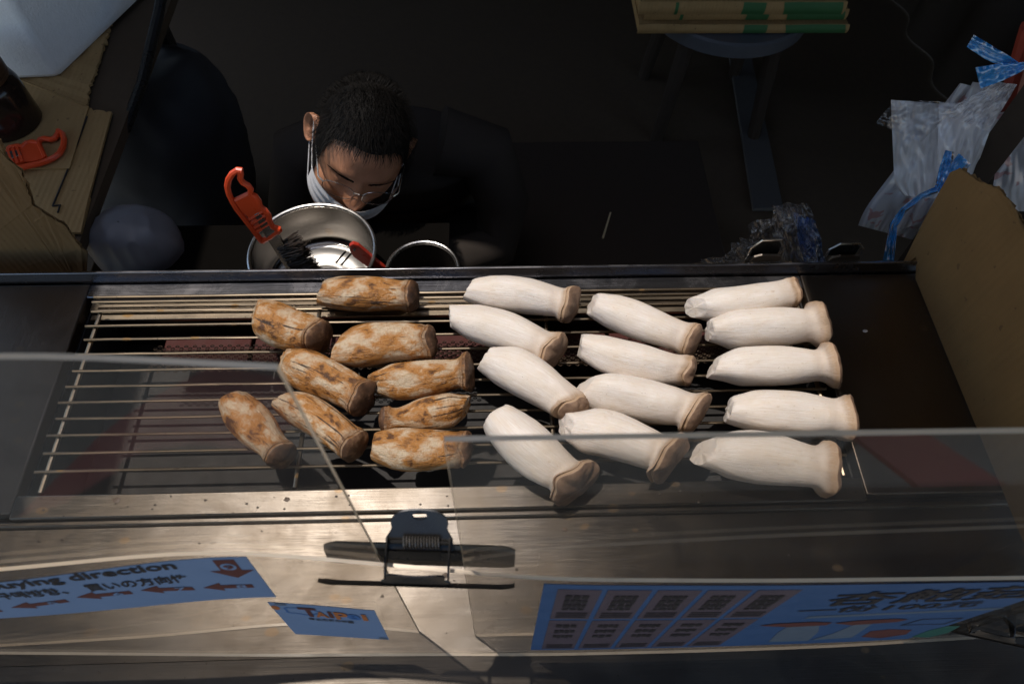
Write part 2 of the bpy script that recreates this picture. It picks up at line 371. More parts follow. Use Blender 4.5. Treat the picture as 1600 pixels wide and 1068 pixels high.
# unseen canvas sheets, added to block sun and sky except over the grill
ZR = 2.42; K = ZR - Z0; SX, SY = SUN.x / SUN.z, SUN.y / SUN.z
def added_awning(label, x0, x1, y0, y1, ZR=ZR):
    o = thing('added_awning', label, 'added_awning', ((x0 + x1) / 2, (y0 + y1) / 2, ZR), 'unseen canvas sheets added to shade the stall')
    mb = MB()
    def fn(u, v, dz): 
        x = lerp(x0, x1, u); y = lerp(y0, y1, v)
        return Vector((x, y, ZR + dz + .03 * math.sin(u * math.pi) * math.sin(v * math.pi)))
    mb.grid(lambda u, v: fn(u, v, 0), 16, 16); mb.grid(lambda u, v: fn(u, v, .004), 16, 16)
    mb.build('canvas', M['tarp_out'], o)
    for y in (y0 + .01, y1 - .01): MB().tube([(x0, y, ZR + .015), (x1, y, ZR + .015)], .012).build('frame_bar', M['black'], o)
XL = P(128, 520, Z0).x; XR = P(1362, 790, Z0).x
added_awning('unseen canvas added to shade the left end of the stall', -2.6, XL + K * SX, .296 + K * SY, 1.16 + K * SY)
added_awning('unseen narrow canvas added to shade left of the front apron', -2.6, -.80 + K * SX, .10 + K * SY, .295 + K * SY)
added_awning('unseen canvas added to shade the right end of the stall', XR + K * SX, 2.6, .118 + K * SY, 1.16 + K * SY)
added_awning('unseen canvas added to shade the back of the stall', -2.6, 2.6, 1.10 + (K + .06) * SY, 3.2, ZR + .06)
added_awning('unseen canvas added to hold back sky reflections on the front steel', -2.6, 2.6, -1.1, .088 + (K + .06) * SY, ZR + .06)

# ------------------------------------------------------------------ grill counter
GX0, GX1, GY0, GY1 = -.603, .482, .322, .628
CN = thing('grill_counter', 'long stainless steel grill counter with black firebox under the mushrooms', 'grill', (0, .4, 0))
def cpart(name, mb, mat, **k): return mb.build(name, mat, CN, **k)
cpart('side_plate', MB().box((-1.05, .298, Z0 - .02), (GX0, .652, Z0)), M['plate'], bevel=.002)
cpart('side_plate', MB().box((GX1, .298, Z0 - .02), (1.05, .652, Z0)), M['plate'], bevel=.002)
cpart('back_strip', MB().box((GX0, GY1, Z0 - .02), (GX1, .652, Z0 - .001)), M['rim'], bevel=.0015)
cpart('front_strip', MB().box((GX0, .291, Z0 - .02), (GX1, GY0, Z0 - .001)), M['counter'], bevel=.002)
rm = MB(); rm.prism([(-1.05, .6525, Z0 - .02), (-1.05, .6575, Z0 + .020), (-1.05, .6615, Z0 + .020), (-1.05, .664, Z0 - .02)], (2.1, 0, 0))
cpart('back_rim', rm, M['rim'], bevel=.001)
cpart('front_step', MB().box((-1.05, .283, Z0 - .06), (1.05, .2905, Z0 - .008)), M['counter'], bevel=.002)
cpart('apron', MB().grid(lambda u, v: Vector((lerp(-1.05, 1.05, u), lerp(.125, .283, v), Z0 - .016 + .0012 * noise.noise(Vector((u * 7, v * 2, 3))))), 60, 10).box((-1.05, .126, Z0 - .06), (1.05, .282, Z0 - .02)), M['counter'])
lip = MB(); lip.grid(lambda u, v: Vector((lerp(-1.05, 1.05, u), lerp(-.03, .1245, v), Z0 - .021 + .004 * (v ** 6) - .0 * v)), 40, 12); lip.box((-1.05, -.03, Z0 - .06), (1.05, .1245, Z0 - .03))
cpart('front_ledge', lip, M['counter'])
cpart('cabinet', MB().box((-1.05, .02, .12), (1.05, .655, Z0 - .145)), M['counter'], bevel=.004)
cpart('cabinet_front', MB().box((-1.05, .0, .12), (1.05, .019, Z0 - .061)), M['counter'])
for x in (-1.0, 1.0):
    for y in (.06, .6): cpart('leg', MB().box((x - .02, y - .02, .006), (x + .02, y + .02, .119)), M['black'])
for x0, x1 in ((GX0 - .004, GX0), (GX1, GX1 + .004)):
    cpart('firebox_wall', MB().box((x0 - .002, GY0 - .005, Z0 - .14), (x1 + .002, GY1 + .01, Z0 - .021)), M['soot'])
cpart('firebox_wall', MB().box((GX0, GY0 - .006, Z0 - .14), (GX1, GY0 - .001, Z0 - .021)), M['trough'])
cpart('firebox_wall', MB().box((GX0, GY1 + .003, Z0 - .14), (GX1, GY1 + .009, Z0 - .021)), M['trough'])
cpart('firebox_floor', MB().box((GX0, GY0, Z0 - .143), (GX1, GY1, Z0 - .135)), M['soot'])
for y0, y1, dz in ((.612, GY1 + .002, .012), (.600, .610, .020)):
    cpart('firebox_ledge', MB().box((GX0 + .004, y0, Z0 - dz - .006), (GX1 - .004, y1, Z0 - dz)), M['trough'], bevel=.001)
BZ = Z0 - .06
for i, x0 in enumerate([-.50 + i * .137 for i in range(7)]):
    cpart('burner_tile', MB().box((x0, .548, BZ - .02), (x0 + .131, .596, BZ)), M['ceramic'], bevel=.002)
em = MB(); nx, ny = 150, 12; mx0, mx1, my0, my1 = -.51, .465, .525, .572; zm = BZ + .010
for i in range(nx):
    for j in range(ny):
        if (i + j) % 2: continue
        x0 = lerp(mx0, mx1, i / nx); x1 = lerp(mx0, mx1, (i + 1) / nx); y0 = lerp(my0, my1, j / ny); y1 = lerp(my0, my1, (j + 1) / ny)
        cx_, cy_ = (x0 + x1) / 2, (y0 + y1) / 2
        for a, b in (((x0, cy_), (cx_, y0)), ((cx_, y0), (x1, cy_)), ((x1, cy_), (cx_, y1)), ((cx_, y1), (x0, cy_))):
            a = Vector((*a, zm)); b = Vector((*b, zm)); d = (b - a).normalized(); n_ = Vector((-d.y, d.x, 0)) * .0008
            em.add([a - n_, a + n_, b + n_, b - n_, (a + b) / 2 + Vector((0, 0, .0012))], [(0, 1, 4), (1, 2, 4), (2, 3, 4), (3, 0, 4)])
mo = cpart('burner_mesh', em, M['mesh'], smooth_=False); mo['kind'] = 'stuff'

# rack
RK = thing('grill_rack', 'greasy wire grill rack of long parallel rods under the mushrooms', 'grill rack', (0, .45, Z0))
rows = [487, 509, 530, 553, 578, 602, 626, 651, 677, 704, 732]
for r in rows:
    y = (P(250, r, Z0).y + P(1000, r - 13, Z0).y) / 2
    x0 = -.584 + random.uniform(-.006, .004); x1 = .470
    pts = [(lerp(x0, x1, t / 24), y + .0008 * noise.noise(Vector((t * .4, y * 90, 0))), Z0 + .0005 + .0008 * noise.noise(Vector((t * .5, y * 50, 9)))) for t in range(25)]
    MB().tube(pts, .0022, 8).build('rod', M['rod'], RK)
for x in (-.577, -.255, .082, .462):
    MB().tube([(x, .326, Z0 - .0055), (x, .604, Z0 - .0055)], .0032, 8).build('cross_bar', M['rod'], RK)
for y in (.618, .627):
    MB().tube([(-.59, y, Z0 + .001), (.475, y, Z0 + .001)], .0024, 8).build('rod', M['rod'], RK)

# ------------------------------------------------------------------ mushrooms
def mushroom(label, group, b, c, wpx, cap, cs=1.0, seed=0, grilled=False, prof=None, tilt=(0, 0), neck=.80, base=.70, bulge=.40, bend=0, lift=0, fold=.5):
    rnd = random.Random(seed)
    mid = P((b[0] + c[0]) / 2, (b[1] + c[1]) / 2, Z0 + .03)
    pxm = (mid - CAM).dot(FWD) / FPX
    R_ = wpx * pxm / 2
    zb = Z0 + .004 + R_ * .93
    p0 = P(*b, zb); p1 = P(*c, zb + lift)
    ax = (p1 - p0); L = ax.length; ax.normalize()
    side = Vector((0, 0, 1)).cross(ax).normalized(); up = ax.cross(side)
    root = thing('king_oyster_mushroom', label, 'mushroom', (mid.x, mid.y, Z0 + .004), group)
    NV, NU = 56, 44
    cax = (ax + side * tilt[0] + up * tilt[1]).normalized()
    def rad(t):
        a = [(0, base * .84), (.025, base * .95), (.07, base + .04), (bulge * .55, .94), (bulge, 1.0), (bulge + .2, .96), (.79, neck + .05), (.88, neck), (.945, lerp(neck, cap / wpx, .38)), (1.0, cap / wpx * .945)]
        # smooth catmull style interpolation
        for i in range(len(a) - 1):
            if a[i][0] <= t <= a[i + 1][0]: break
        x = (t - a[i][0]) / (a[i + 1][0] - a[i][0])
        q0, q1, q2, q3 = a[max(i - 1, 0)][1], a[i][1], a[i + 1][1], a[min(i + 2, len(a) - 1)][1]
        return .5 * (2*q1 + (q2-q0)*x + (2*q0-5*q1+4*q2-q3)*x*x + (3*q1-q0-3*q2+q3)*x**3)
    ph = rnd.uniform(0, 6.28); sd_ = seed * 3.17; bnd = rnd.uniform(-.22, .22); btx = rnd.uniform(-.30, .30); bty = rnd.uniform(.0, .35)
    vs = []; lc = []
    def rim(ca, sa):
        return (.17 * noise.noise(Vector((ca * 1.1, sa * 1.1 + sd_, 4))) + .05 * noise.noise(Vector((ca * 3.1 + sd_, sa * 3.1, 14))),
                .17 * noise.noise(Vector((ca * 1.2 + sd_, sa * 1.2, 2.0))) + .045 * noise.noise(Vector((ca * 3.0 + sd_, sa * 3.0, 7.0))))
    def pt(t, a, rr=1.0):
        sgn = math.cos(a); 
        k = 1 + .045 * math.cos(2 * a + ph) + .025 * math.cos(3 * a + ph * 2)
        ca, sa = math.cos(a), math.sin(a)
        k += .105 * noise.noise(Vector((ca * 1.1 + sd_, sa * 1.1, t * 2.4)))
        wr = noise.noise(Vector((ca * 5 + sd_, sa * 5, t * 2.2 + 5)))
        k += fold * (.085 * smooth((.40 - t) / .4) * max(-.3, wr) + .008 * wr)
        k += .010 * noise.noise(Vector((ca * 9, sa * 9 + sd_, t * 14)))
        rk, rw = rim(ca, sa); k = lerp(k, 1 + rk, smooth((t - .78) / .22))
        r = R_ * rad(t) * k * rr
        v = sa * r
        if v < -R_ * .86: v = -R_ * .86 + (v + R_ * .86) * .3       # settles on the rods
        tb = max(0.0, 1 - t * 5) ** 2; sh_ = -smooth((t - .72) / .28) * (ca * r * cax.dot(side) + v * cax.dot(up)) / cax.dot(ax) + R_ * (rw * smooth((t - .8) / .2) - .16 * smooth((t - .9) / .1))
        return p0 + ax * (L * t + sh_ + R_ * tb * (btx * ca + bty * sa + .10 * noise.noise(Vector((ca * 2.2, sa * 2.2, sd_)))) * rr) + side * (ca * r + (bend + bnd) * R_ * math.sin(t * math.pi)) + up * v
    for e in (.0, .5, .88):       # cut base face
        for j in range(NU):
            a = 2 * math.pi * j / NU; q = pt(0, a, e) - ax * (R_ * .05 * (1 - e)); vs.append(q + ax * R_ * .02 * noise.noise(q * 90)); lc.append((math.cos(a) * e, math.sin(a) * e, -.02))
    for i in range(NV + 1):
        t = i / NV
        for j in range(NU):
            a = 2 * math.pi * j / NU; vs.append(pt(t, a)); lc.append((math.cos(a), math.sin(a), t))
    vs.append(p1 - ax * (R_ * .22)); lc.append((0, 0, 1))
    fs = []; rowsn = NV + 4
    for i in range(rowsn - 1):
        for j in range(NU): j2 = (j + 1) % NU; fs.append((i*NU+j, i*NU+j2, (i+1)*NU+j2, (i+1)*NU+j))
    for j in range(NU): fs.append(((rowsn-1)*NU+j, (rowsn-1)*NU+(j+1) % NU, len(vs) - 1))
    mb = MB(); mb.add(vs, fs); st = mb.build('stem', M['grilled' if grilled else 'raw'], root, angle=50)
    at = st.data.attributes.new('lc', 'FLOAT_VECTOR', 'POINT'); at.data.foreach_set('vector', [x for q in lc for x in q])
    # cap: gill side flaring from the neck, a thin wavy lip and a domed top
    Rc = cap * pxm / 2 
    cs_ = (side - cax * side.dot(cax)).normalized(); cu = cax.cross(cs_)
    rn = R_ * neck
    pr = [(Rc * .90, -.16), (Rc * .935, -.08), (Rc * .955, -.01), (Rc * .965, .03), (Rc * .955, .065), (Rc * .92, .10), (Rc * .86, .17), (Rc * .70, .23), (Rc * .48, .28), (Rc * .24, .31), (Rc * .02, .32)]
    vs = []; lc = []; NC = 56
    cc = p1 - ax * (R_ * .04)
    for r, h in pr:
        for j in range(NC):
            a = 2 * math.pi * j / NC; ca, sa = math.cos(a), math.sin(a); e = smooth((r / Rc - .6) / .4)
            rk, rw = rim(ca, sa); wv = rw * smooth(r / Rc); k = 1 + rk * smooth((r / Rc - .2) / .8)
            v = sa * r * k; 
            q = cc + cax * ((h + wv) * R_ * (1.05)) + cs_ * (ca * r * k) + cu * v
            if q.z < Z0 + .004: q.z = Z0 + .004 + (q.z - Z0 - .004) * .1
            vs.append(q); lc.append((ca, sa, .93 + .09 * min(1, max(0, (h + .42) / .45))))
    fs = []
    for i in range(len(pr) - 1):
        for j in range(NC): j2 = (j + 1) % NC; fs.append((i*NC+j, i*NC+j2, (i+1)*NC+j2, (i+1)*NC+j))
    mb = MB(); mb.add(vs, fs); co = mb.build('cap', [M['grilled' if grilled else 'raw'], M['gcap' if grilled else 'cap']], root, angle=70)
    for i, p_ in enumerate(co.data.polygons):
        if i // NC >= 3: p_.material_index = 1
    at = co.data.attributes.new('lc', 'FLOAT_VECTOR', 'POINT'); at.data.foreach_set('vector', [x for q in lc for x in q])
    return root

GW, GB = 'raw white mushrooms on the grill', 'browned mushrooms on the grill'
W_ = [
 ('plump white mushroom nearest the back rim, left of all the white ones', (733, 452), (893, 477), 58, 62, dict(cs=1.1, seed=1, tilt=(-.1, 0))),
 ('white mushroom just below the rearmost left white one, flared cap towards lower right', (703, 494), (868, 548), 60, 64, dict(cs=1.1, seed=2, base=.62, tilt=(-.1, 0))),
 ('white mushroom with tan cap, rearmost of the middle group', (925, 474), (1082, 533), 60, 58, dict(cs=1.0, seed=3, tilt=(0, 0))),
 ('short white mushroom, second from the back in the middle group', (907, 540), (1077, 580), 62, 52, dict(cs=.95, seed=4, base=.7)),
 ('white mushroom with the widest flaring brown cap, third in the middle group', (908, 607), (1090, 645), 70, 78, dict(cs=1.25, seed=5, base=.66, tilt=(-.25, 0))),
 ('slanting white mushroom touching the grilled ones, bent towards lower right', (757, 560), (897, 640), 68, 54, dict(cs=.9, seed=6, base=.66, bend=.15, tilt=(-.4, 0))),
 ('long slanting white mushroom, its big cap under the right panel edge', (775, 650), (900, 755), 80, 88, dict(cs=1.3, seed=7, neck=.80, base=.78)),
 ('white mushroom half behind the right panel, front of the middle group', (883, 665), (1048, 715), 76, 92, dict(cs=1.3, seed=8, base=.62, tilt=(-.25, 0))),
 ('white mushroom with small tan cap, rearmost of the right column', (1086, 480), (1240, 457), 62, 50, dict(cs=.85, seed=9, base=.6, bend=-.2)),
 ('white mushroom with curled tan cap rim, second from the back in the right column', (1108, 516), (1280, 507), 66, 78, dict(cs=1.3, seed=10, base=.6, tilt=(.1, 0))),
 ('white mushroom with chipped cap edge, third in the right column', (1114, 574), (1300, 570), 64, 78, dict(cs=1.3, seed=11, base=.62, tilt=(0, .2))),
 ('white mushroom with ragged orange-tan cap rim, fourth in the right column', (1138, 640), (1322, 655), 72, 76, dict(cs=1.1, seed=12, base=.66)),
 ('white mushroom lying behind the right panel, front of the right column', (1098, 706), (1295, 732), 84, 92, dict(cs=1.2, seed=13, base=.62)),
]
for i, (lb, b, c, wpx, cap, kw) in enumerate(W_):
    t0 = kw.pop('tilt', (0, 0)); e = (-.22, .16) if i < 8 else (0, .04)
    mushroom(lb, GW, b, c, wpx, cap, tilt=(t0[0] + e[0], t0[1] + e[1]), **kw)
B_ = [
 ('golden grilled mushroom lying level at the back, against the rim', (500, 457), (645, 463), 57, 52, dict(seed=21, neck=.84, base=.72)),
 ('grilled mushroom with black cap end, leftmost at the back', (398, 487), (500, 527), 66, 58, dict(seed=22, neck=.86, base=.70)),
 ('grilled mushroom with dark creases below the level golden one', (524, 550), (672, 534), 66, 58, dict(seed=23, neck=.84, base=.66)),
 ('grilled mushroom striped golden and white, slanting just right of left panel corner', (440, 563), (568, 624), 64, 62, dict(seed=24, neck=.84, base=.66)),
 ('grilled mushroom with charred stripe crossing behind the left panel edge', (440, 625), (555, 698), 60, 54, dict(seed=25, neck=.86, base=.7)),
 ('pale grilled mushroom whose dark cap touches a white mushroom', (582, 598), (732, 580), 58, 66, dict(seed=26, neck=.78, base=.62, cs=1.0)),
 ('shiny orange-brown grilled mushroom tapering to the left', (730, 634), (600, 656), 58, 44, dict(seed=27, neck=.62, base=.64, bulge=.36)),
 ('pale grilled mushroom with black flecks under the corner of the right panel', (583, 696), (728, 700), 66, 58, dict(seed=28, neck=.84, base=.74)),
 ('grilled mushroom lying alone behind the left panel', (362, 622), (440, 712), 66, 52, dict(seed=29, neck=.72, base=.76)),
]
for lb, b, c, wpx, cap, kw in B_: mushroom(lb, GB, b, c, wpx, cap, cs=kw.pop('cs', .8), grilled=True, fold=.55, tilt=(-.12, .14), **kw)

# ------------------------------------------------------------------ acrylic guard
TOPL = [(-.72, .135), (-.55, .140)] + [(q.x, q.y) for q in (P(*a, 1.21) for a in ((0, 893), (170, 875), (340, 862), (600, 884), (850, 908), (1200, 910), (1600, 905)))] + [(.62, .118), (.75, .117)]
BOTL = [(q.x, q.y) for q in (P(*a, .89) for a in ((0, 1013), (400, 1016), (713, 1015), (838, 1016), (1100, 1010), (1300, 1003), (1600, 985)))]
ZB, ZT = Z0 - .0195, 1.21
def smooth_interp(x, pts):
    return (interp(x - .05, pts) + 2 * interp(x, pts) + interp(x + .05, pts) + interp(x - .025, pts) + interp(x + .025, pts)) / 6
_cache = {}
def sheet_y(x, z):
    k = round(x, 4)
    if k not in _cache: _cache[k] = (smooth_interp(x, BOTL) - .005, smooth_interp(x, TOPL))
    b, t = _cache[k]
    return lerp(b, t, (z - .89) / (1.21 - .89))
def sheet_hit(px, py, off=0):
    d = ray(px, py); s = .13 / d.y
    for _ in range(40):
        p = CAM + d * s; s += (sheet_y(p.x, p.z) + off - p.y) / d.y * .8
    return CAM + d * s
def panel(name, label, x0, x1, zb, zt, yf, th=.003, wob=0):
    mb = MB(); NX = 60
    xs = [lerp(x0, x1, i / NX) for i in range(NX + 1)]; zs = [lerp(zb, zt(0) if callable(zt) else zt, j / 12) for j in range(13)]
    def pt(i, j, o):
        x = xs[i]; zz = lerp(zb, zt(x) if callable(zt) else zt, j / 12); return Vector((x, yf(x, zz) + o, zz))
    for o in (0, th):
        base = len(mb.v); vs = [pt(i, j, o) for j in range(13) for i in range(NX + 1)]
        fs = [(j*(NX+1)+i, j*(NX+1)+i+1, (j+1)*(NX+1)+i+1, (j+1)*(NX+1)+i) for j in range(12) for i in range(NX)]
        mb.add(vs, fs, 0)
    W1 = NX + 1; N1 = W1 * 13
    def strip(ids):
        for a, b in zip(ids, ids[1:]): mb.f.append([a, b, b + N1, a + N1]); mb.m.append(1)
    strip(list(range(12 * W1, 13 * W1))); strip(list(range(W1))); strip([j * W1 for j in range(13)]); strip([j * W1 + NX for j in range(13)])
    o = mb.build(name, [M['acr'], M['acr_edge']], angle=60)
    return tag(o, label, 'guard panel', 'clear acrylic guard panels')
panel('acrylic_panel', 'taller clear acrylic guard panel at the left, over the bare rods', -.70, -.0895, Z0 - .0145, lambda x: PY(400, 546, .158).z + .05 * (x + .09) , lambda x, z: max(.1425, sheet_y(x, 1.21) + .0045) + .012 * (z - 1.21) * (x + .09))
panel('acrylic_panel', 'lower clear acrylic guard panel at the right, in front of the white mushrooms', -.024, .72, Z0 - .0145, lambda x: PY(683, 683, .1445).z - .012 * x, lambda x, z: .142 + .0 * x)
panel('acrylic_panel', 'long low clear acrylic sheet carrying the blue stickers and poster', -.72, .75, ZB + .004, ZT, lambda x, z: sheet_y(x, z))

def conform(mb_uv, org, ex, ez, off):      # (u,v) in metres on the sticker -> on the curved sheet
    out = []
    for u, v in mb_uv:
        q = org + ex * u + ez * v; out.append(Vector((q.x, sheet_y(q.x, q.z) - off, q.z)))
    return out
_font = None
def text_geo(s, size, bold=0.0, shear=0.0, sx=1.0):
    cu = bpy.data.curves.new('text', 'FONT'); cu.body = s; cu.size = size; cu.offset = bold; cu.shear = shear; cu.resolution_u = 3
    ob = bpy.data.objects.new('text', cu); COL.objects.link(ob)
    dg = bpy.context.evaluated_depsgraph_get(); me = bpy.data.meshes.new_from_object(ob.evaluated_get(dg))
    vs = [(v.co.x * sx, v.co.y) for v in me.vertices]; fs = [tuple(p.vertices) for p in me.polygons]
    bpy.data.objects.remove(ob); bpy.data.curves.remove(cu); bpy.data.meshes.remove(me)
    return vs, fs
class Sticker:
    def __init__(s, name, label, cat, corners, mat):
        s.c = corners
        s.mat = mat; s.root = None
        mb = MB()
        def fn(u, v, off=.0012):
            q = s.c[3].lerp(s.c[2], u).lerp(s.c[0].lerp(s.c[1], u), v); return Vector((q.x, sheet_y(q.x, q.z) - off, q.z))
        s.fn = fn
        mb.grid(lambda u, v: fn(u, v), 30, 12); mb.grid(lambda u, v: fn(u, v, .0008), 30, 12)
        s.root = tag(mb.build(name, mat), label, cat)
        s.w = (s.c[2] - s.c[3]).length; s.h = (s.c[0] - s.c[3]).length; s.n = 0
    def uv(s, px, py):      # where a sight line meets the sticker, in its own (u, v)
        p = sheet_hit(px, py); u = v = .5
        for _ in range(30):
            q = s.c[3].lerp(s.c[2], u).lerp(s.c[0].lerp(s.c[1], u), v); u += (p.x - q.x) / s.w * .9; v += (p.z - q.z) / s.h * .9
        return u, v
    def ptext(s, name, body, bl, br, tl, mat, bold=0.0):
        a, b, c = s.uv(*bl), s.uv(*br), s.uv(*tl)
        s.text(name, body, a[0], a[1], c[1] - a[1], mat, width=b[0] - a[0], bold=bold, slope=b[1] - a[1])
    def poly(s, name, pts, mat, off=.0015):      # pts in (u,v) 0..1
        n = len(pts); mb = MB(); mb.add([s.fn(u, v, off) for u, v in pts], [tuple(range(n))]); o = mb.build(name, mat, s.root, smooth_=False); return o
    def polys(s, name, plist, mat, off=.0015):
        mb = MB()
        for pts in plist: mb.add([s.fn(u, v, off) for u, v in pts], [tuple(range(len(pts)))])
        return mb.build(name, mat, s.root, smooth_=False)
    def text(s, name, body, u, v, h, mat, width=None, bold=.0, shear=0.0, off=.0019, slope=0.0):
        vs, fs = text_geo(body, 1.0, bold, shear)
        if not vs: return
        x0 = min(a for a, b in vs); x1 = max(a for a, b in vs); y0 = min(b for a, b in vs); y1 = max(b for a, b in vs)
        if width is None: width = (x1 - x0) / (y1 - y0) * h * s.h / s.w
        mb = MB(); mb.add([s.fn(u + (a - x0) / (x1 - x0) * width, v + (b - y0) / (y1 - y0) * h + slope * (a - x0) / (x1 - x0), off) for a, b in vs], fs)
        return mb.build(name, mat, s.root, smooth_=False)
def ell(cu, cv, a, b, n=20): return [(cu + a * math.cos(2*math.pi*i/n), cv + b * math.sin(2*math.pi*i/n)) for i in range(n)]

def hits(*q): return [sheet_hit(*a) for a in q]
tr, br = hits((385, 867), (432, 930)); sv = Vector((-.42, 0, -.05))
s1 = Sticker('direction_sticker', 'blue sticker reading buying direction with maroon arrows on the low sheet', 'sticker', [tr + sv, tr, br, br + sv], M['paper'])
def arrow(tail, tip, hh):      # tail and tip in (u, v)
    a, b = Vector(tail), Vector(tip); m_ = b.lerp(a, .38); n_ = Vector((0, hh))
    return [tuple(q) for q in (b, m_ + n_, m_ + n_ * .42, a + n_ * .42, a - n_ * .42, m_ - n_ * .42, m_ - n_)]
for tail, tip, d in (((396, 912), (318, 915), '8'), ((303, 916), (220, 919), '7'), ((206, 922), (120, 930), '6'), ((106, 935), (18, 946), '5'), ((2, 950), (-80, 962), '4')):
    ta, ti = s1.uv(*tail), s1.uv(*tip)
    s1.poly('arrow', arrow(ta, ti, .10), M['inkred'])
    s1.text('numeral', d, lerp(ta[0], ti[0], .34), lerp(ta[1], ti[1], .3) - .035, .075, M['paper'], width=.022, bold=.02)
u0, v0 = s1.uv(348, 871); u1, v1 = s1.uv(372, 899)
uc = (u0 + u1) / 2
s1.poly('arrow', [(u0 - .02, v0), (u0 + .022, v0), (u0 + .022, v1 + .18), (u0 + .046, v1 + .18), (u0 + .002, v1), (u0 - .042, v1 + .18), (u0 - .02, v1 + .18)], M['inkred'])
s1.poly('numeral_disc', ell(u0 + .001, v0 - .15, .016, .075), M['paper'], .0018); s1.text('numeral', '9', u0 - .008, v0 - .195, .09, M['inkred'], width=.02, bold=.02, off=.0022)
s1.ptext('lettering', 'buying direction', (-8, 921), (282, 888), (-26, 909), M['ink'], .022)
s1.ptext('lettering', '구매방향、  買いの方向性', (6, 933), (300, 905), (-6, 923), M['ink'], .02)

s2 = Sticker('city_sticker', 'small blue sticker with cloud outline and colourful city name below the clip', 'sticker', hits((418, 938), (585, 951), (608, 997), (462, 988)), M['paper'])
cl = [(.17 + .17 * math.cos(a) * (1 + .10 * math.cos(5 * a)) + .10, .80 + .11 * math.sin(a) * (1 + .12 * math.cos(5 * a))) for a in [2 * math.pi * i / 40 for i in range(40)]]
ci = [(.27 + (u - .27) * .88, .80 + (v - .80) * .82) for u, v in cl]
s2.polys('cloud_outline', [[cl[i], cl[(i + 1) % 40], ci[(i + 1) % 40], ci[i]] for i in range(40)], M['inkbl'])
for ch, u, v, hh, ww, mt in (('T', .25, .66, .26, .17, 'inkred'), ('A', .38, .66, .17, .13, 'inkor'), ('i', .515, .67, .19, .045, 'inkred'), ('P', .575, .64, .22, .13, 'inkor'), ('e', .69, .67, .16, .13, 'inkbl'), ('i', .84, .67, .19, .055, 'inkor')):
    s2.text('lettering', ch, u, v, hh, M[mt], width=ww, bold=.03)
s2.text('lettering', '臺北市夜市地圖', .285, .54, .075, M['ink'], width=.44, bold=.02)
s2.poly('print_blot', ell(.035, .86, .04, .06), M['inkor']); s2.poly('print_blot', ell(.11, .965, .06, .033), M['inkgr']); s2.poly('print_blot', ell(.945, .05, .05, .04), M['inkgr'])

tl, tr, br, bl = hits((850, 909), (1700, 901), (1440, 986), (836, 1013)); tr.z = tl.z + .004; br.x = tr.x; br.z = bl.z + .004; bl.x = tl.x
s3 = Sticker('menu_poster', 'wide blue menu poster with dark flavour cells and 100 price on the low sheet', 'poster', [tl, tr, br, bl], M['paper2'])
def cell(u0, u1, v0, v1): return [(u0, v0), (u1, v0), (u1, v1), (u0, v1)]
ua = s3.uv(872, 915)[0]; ub = s3.uv(1262, 918)[0]; vm = s3.uv(940, 965)[1]; cw = (ub - ua) / 5
for i in range(5):
    u = ua + i * cw; cu_ = cw * .885
    for v0, v1 in ((.03, vm - .012), (vm + .012, .95)):
        co_ = s3.poly('menu_cell', cell(u, u + cu_, v0, v1), M['inkcell'])
        bars = []
        for k in range(4 if v1 > .6 else 3):
            vv = v1 - .06 - k * (v1 - v0 - .16) / 4
            hh = .05 if k < 3 else .02
            nb = 3 + (i + k) % 3
            for c3 in range(nb):
                bars.append(cell(u + cu_ * (.22 + .58 * c3 / nb), u + cu_ * (.22 + .58 * (c3 + .8) / nb), vv - hh * (.8 + .2 * ((c3 + k) % 2)), vv))
        for j in range(3): bars.append(cell(u + cu_ * .12, u + cu_ * .9, v0 + .03 + j * .028, v0 + .040 + j * .028))
        mp_ = s3.polys('menu_print', bars, M['ink'], .0021); mp_['kind'] = 'stuff'
s3.ptext('lettering', '杏鮑菇', (1275, 944), (1600, 930), (1330, 922), M['ink'], .018)
s3.ptext('lettering', '一份100元', (1238, 956), (1520, 944), (1262, 946), M['ink'], .015)
a_, b_ = s3.uv(1258, 962), s3.uv(1560, 948)
s3.poly('print_bar', [(a_[0], a_[1] - .012), (b_[0], b_[1] - .012), (b_[0] + .004, b_[1] + .022), (a_[0] + .004, a_[1] + .022)], M['inkgr'])
def pp(*q): return [s3.uv(*a) for a in q]
s3.poly('mushroom_print', pp((1200, 1000), (1215, 985), (1235, 973), (1280, 971), (1278, 984), (1262, 998)), M['inkgr'])
s3.poly('mushroom_print', pp((1266, 997), (1300, 987), (1338, 971), (1365, 969), (1345, 983), (1330, 993)), M['inkgr'])
s3.poly('mushroom_print', pp((1186, 974), (1210, 971), (1270, 968), (1300, 969), (1290, 973), (1230, 976)), M['inkred'], .0018)
s3.poly('mushroom_print', pp((1303, 970), (1340, 966), (1400, 963), (1418, 964), (1400, 968), (1330, 973)), M['inkred'], .0018)
s3.poly('mushroom_print', pp((1345, 992), (1360, 983), (1390, 980), (1424, 981), (1415, 988), (1375, 994)), M['inkred'])
s3.poly('leaf_print', pp((1424, 992), (1450, 982), (1480, 975), (1500, 975), (1480, 986), (1450, 993)), M['inkgn'])
a_, b_, c_, d_ = pp((1405, 974), (1475, 972), (1506, 962), (1440, 964))
st_ = [a_, b_, c_, d_]; cen_ = (sum(q[0] for q in st_) / 4, sum(q[1] for q in st_) / 4); si = [(cen_[0] + (u - cen_[0]) * .9, cen_[1] + (v - cen_[1]) * .85) for u, v in st_]
s3.polys('stamp_outline', [[st_[i], st_[(i + 1) % 4], si[(i + 1) % 4], si[i]] for i in range(4)], M['ink'])

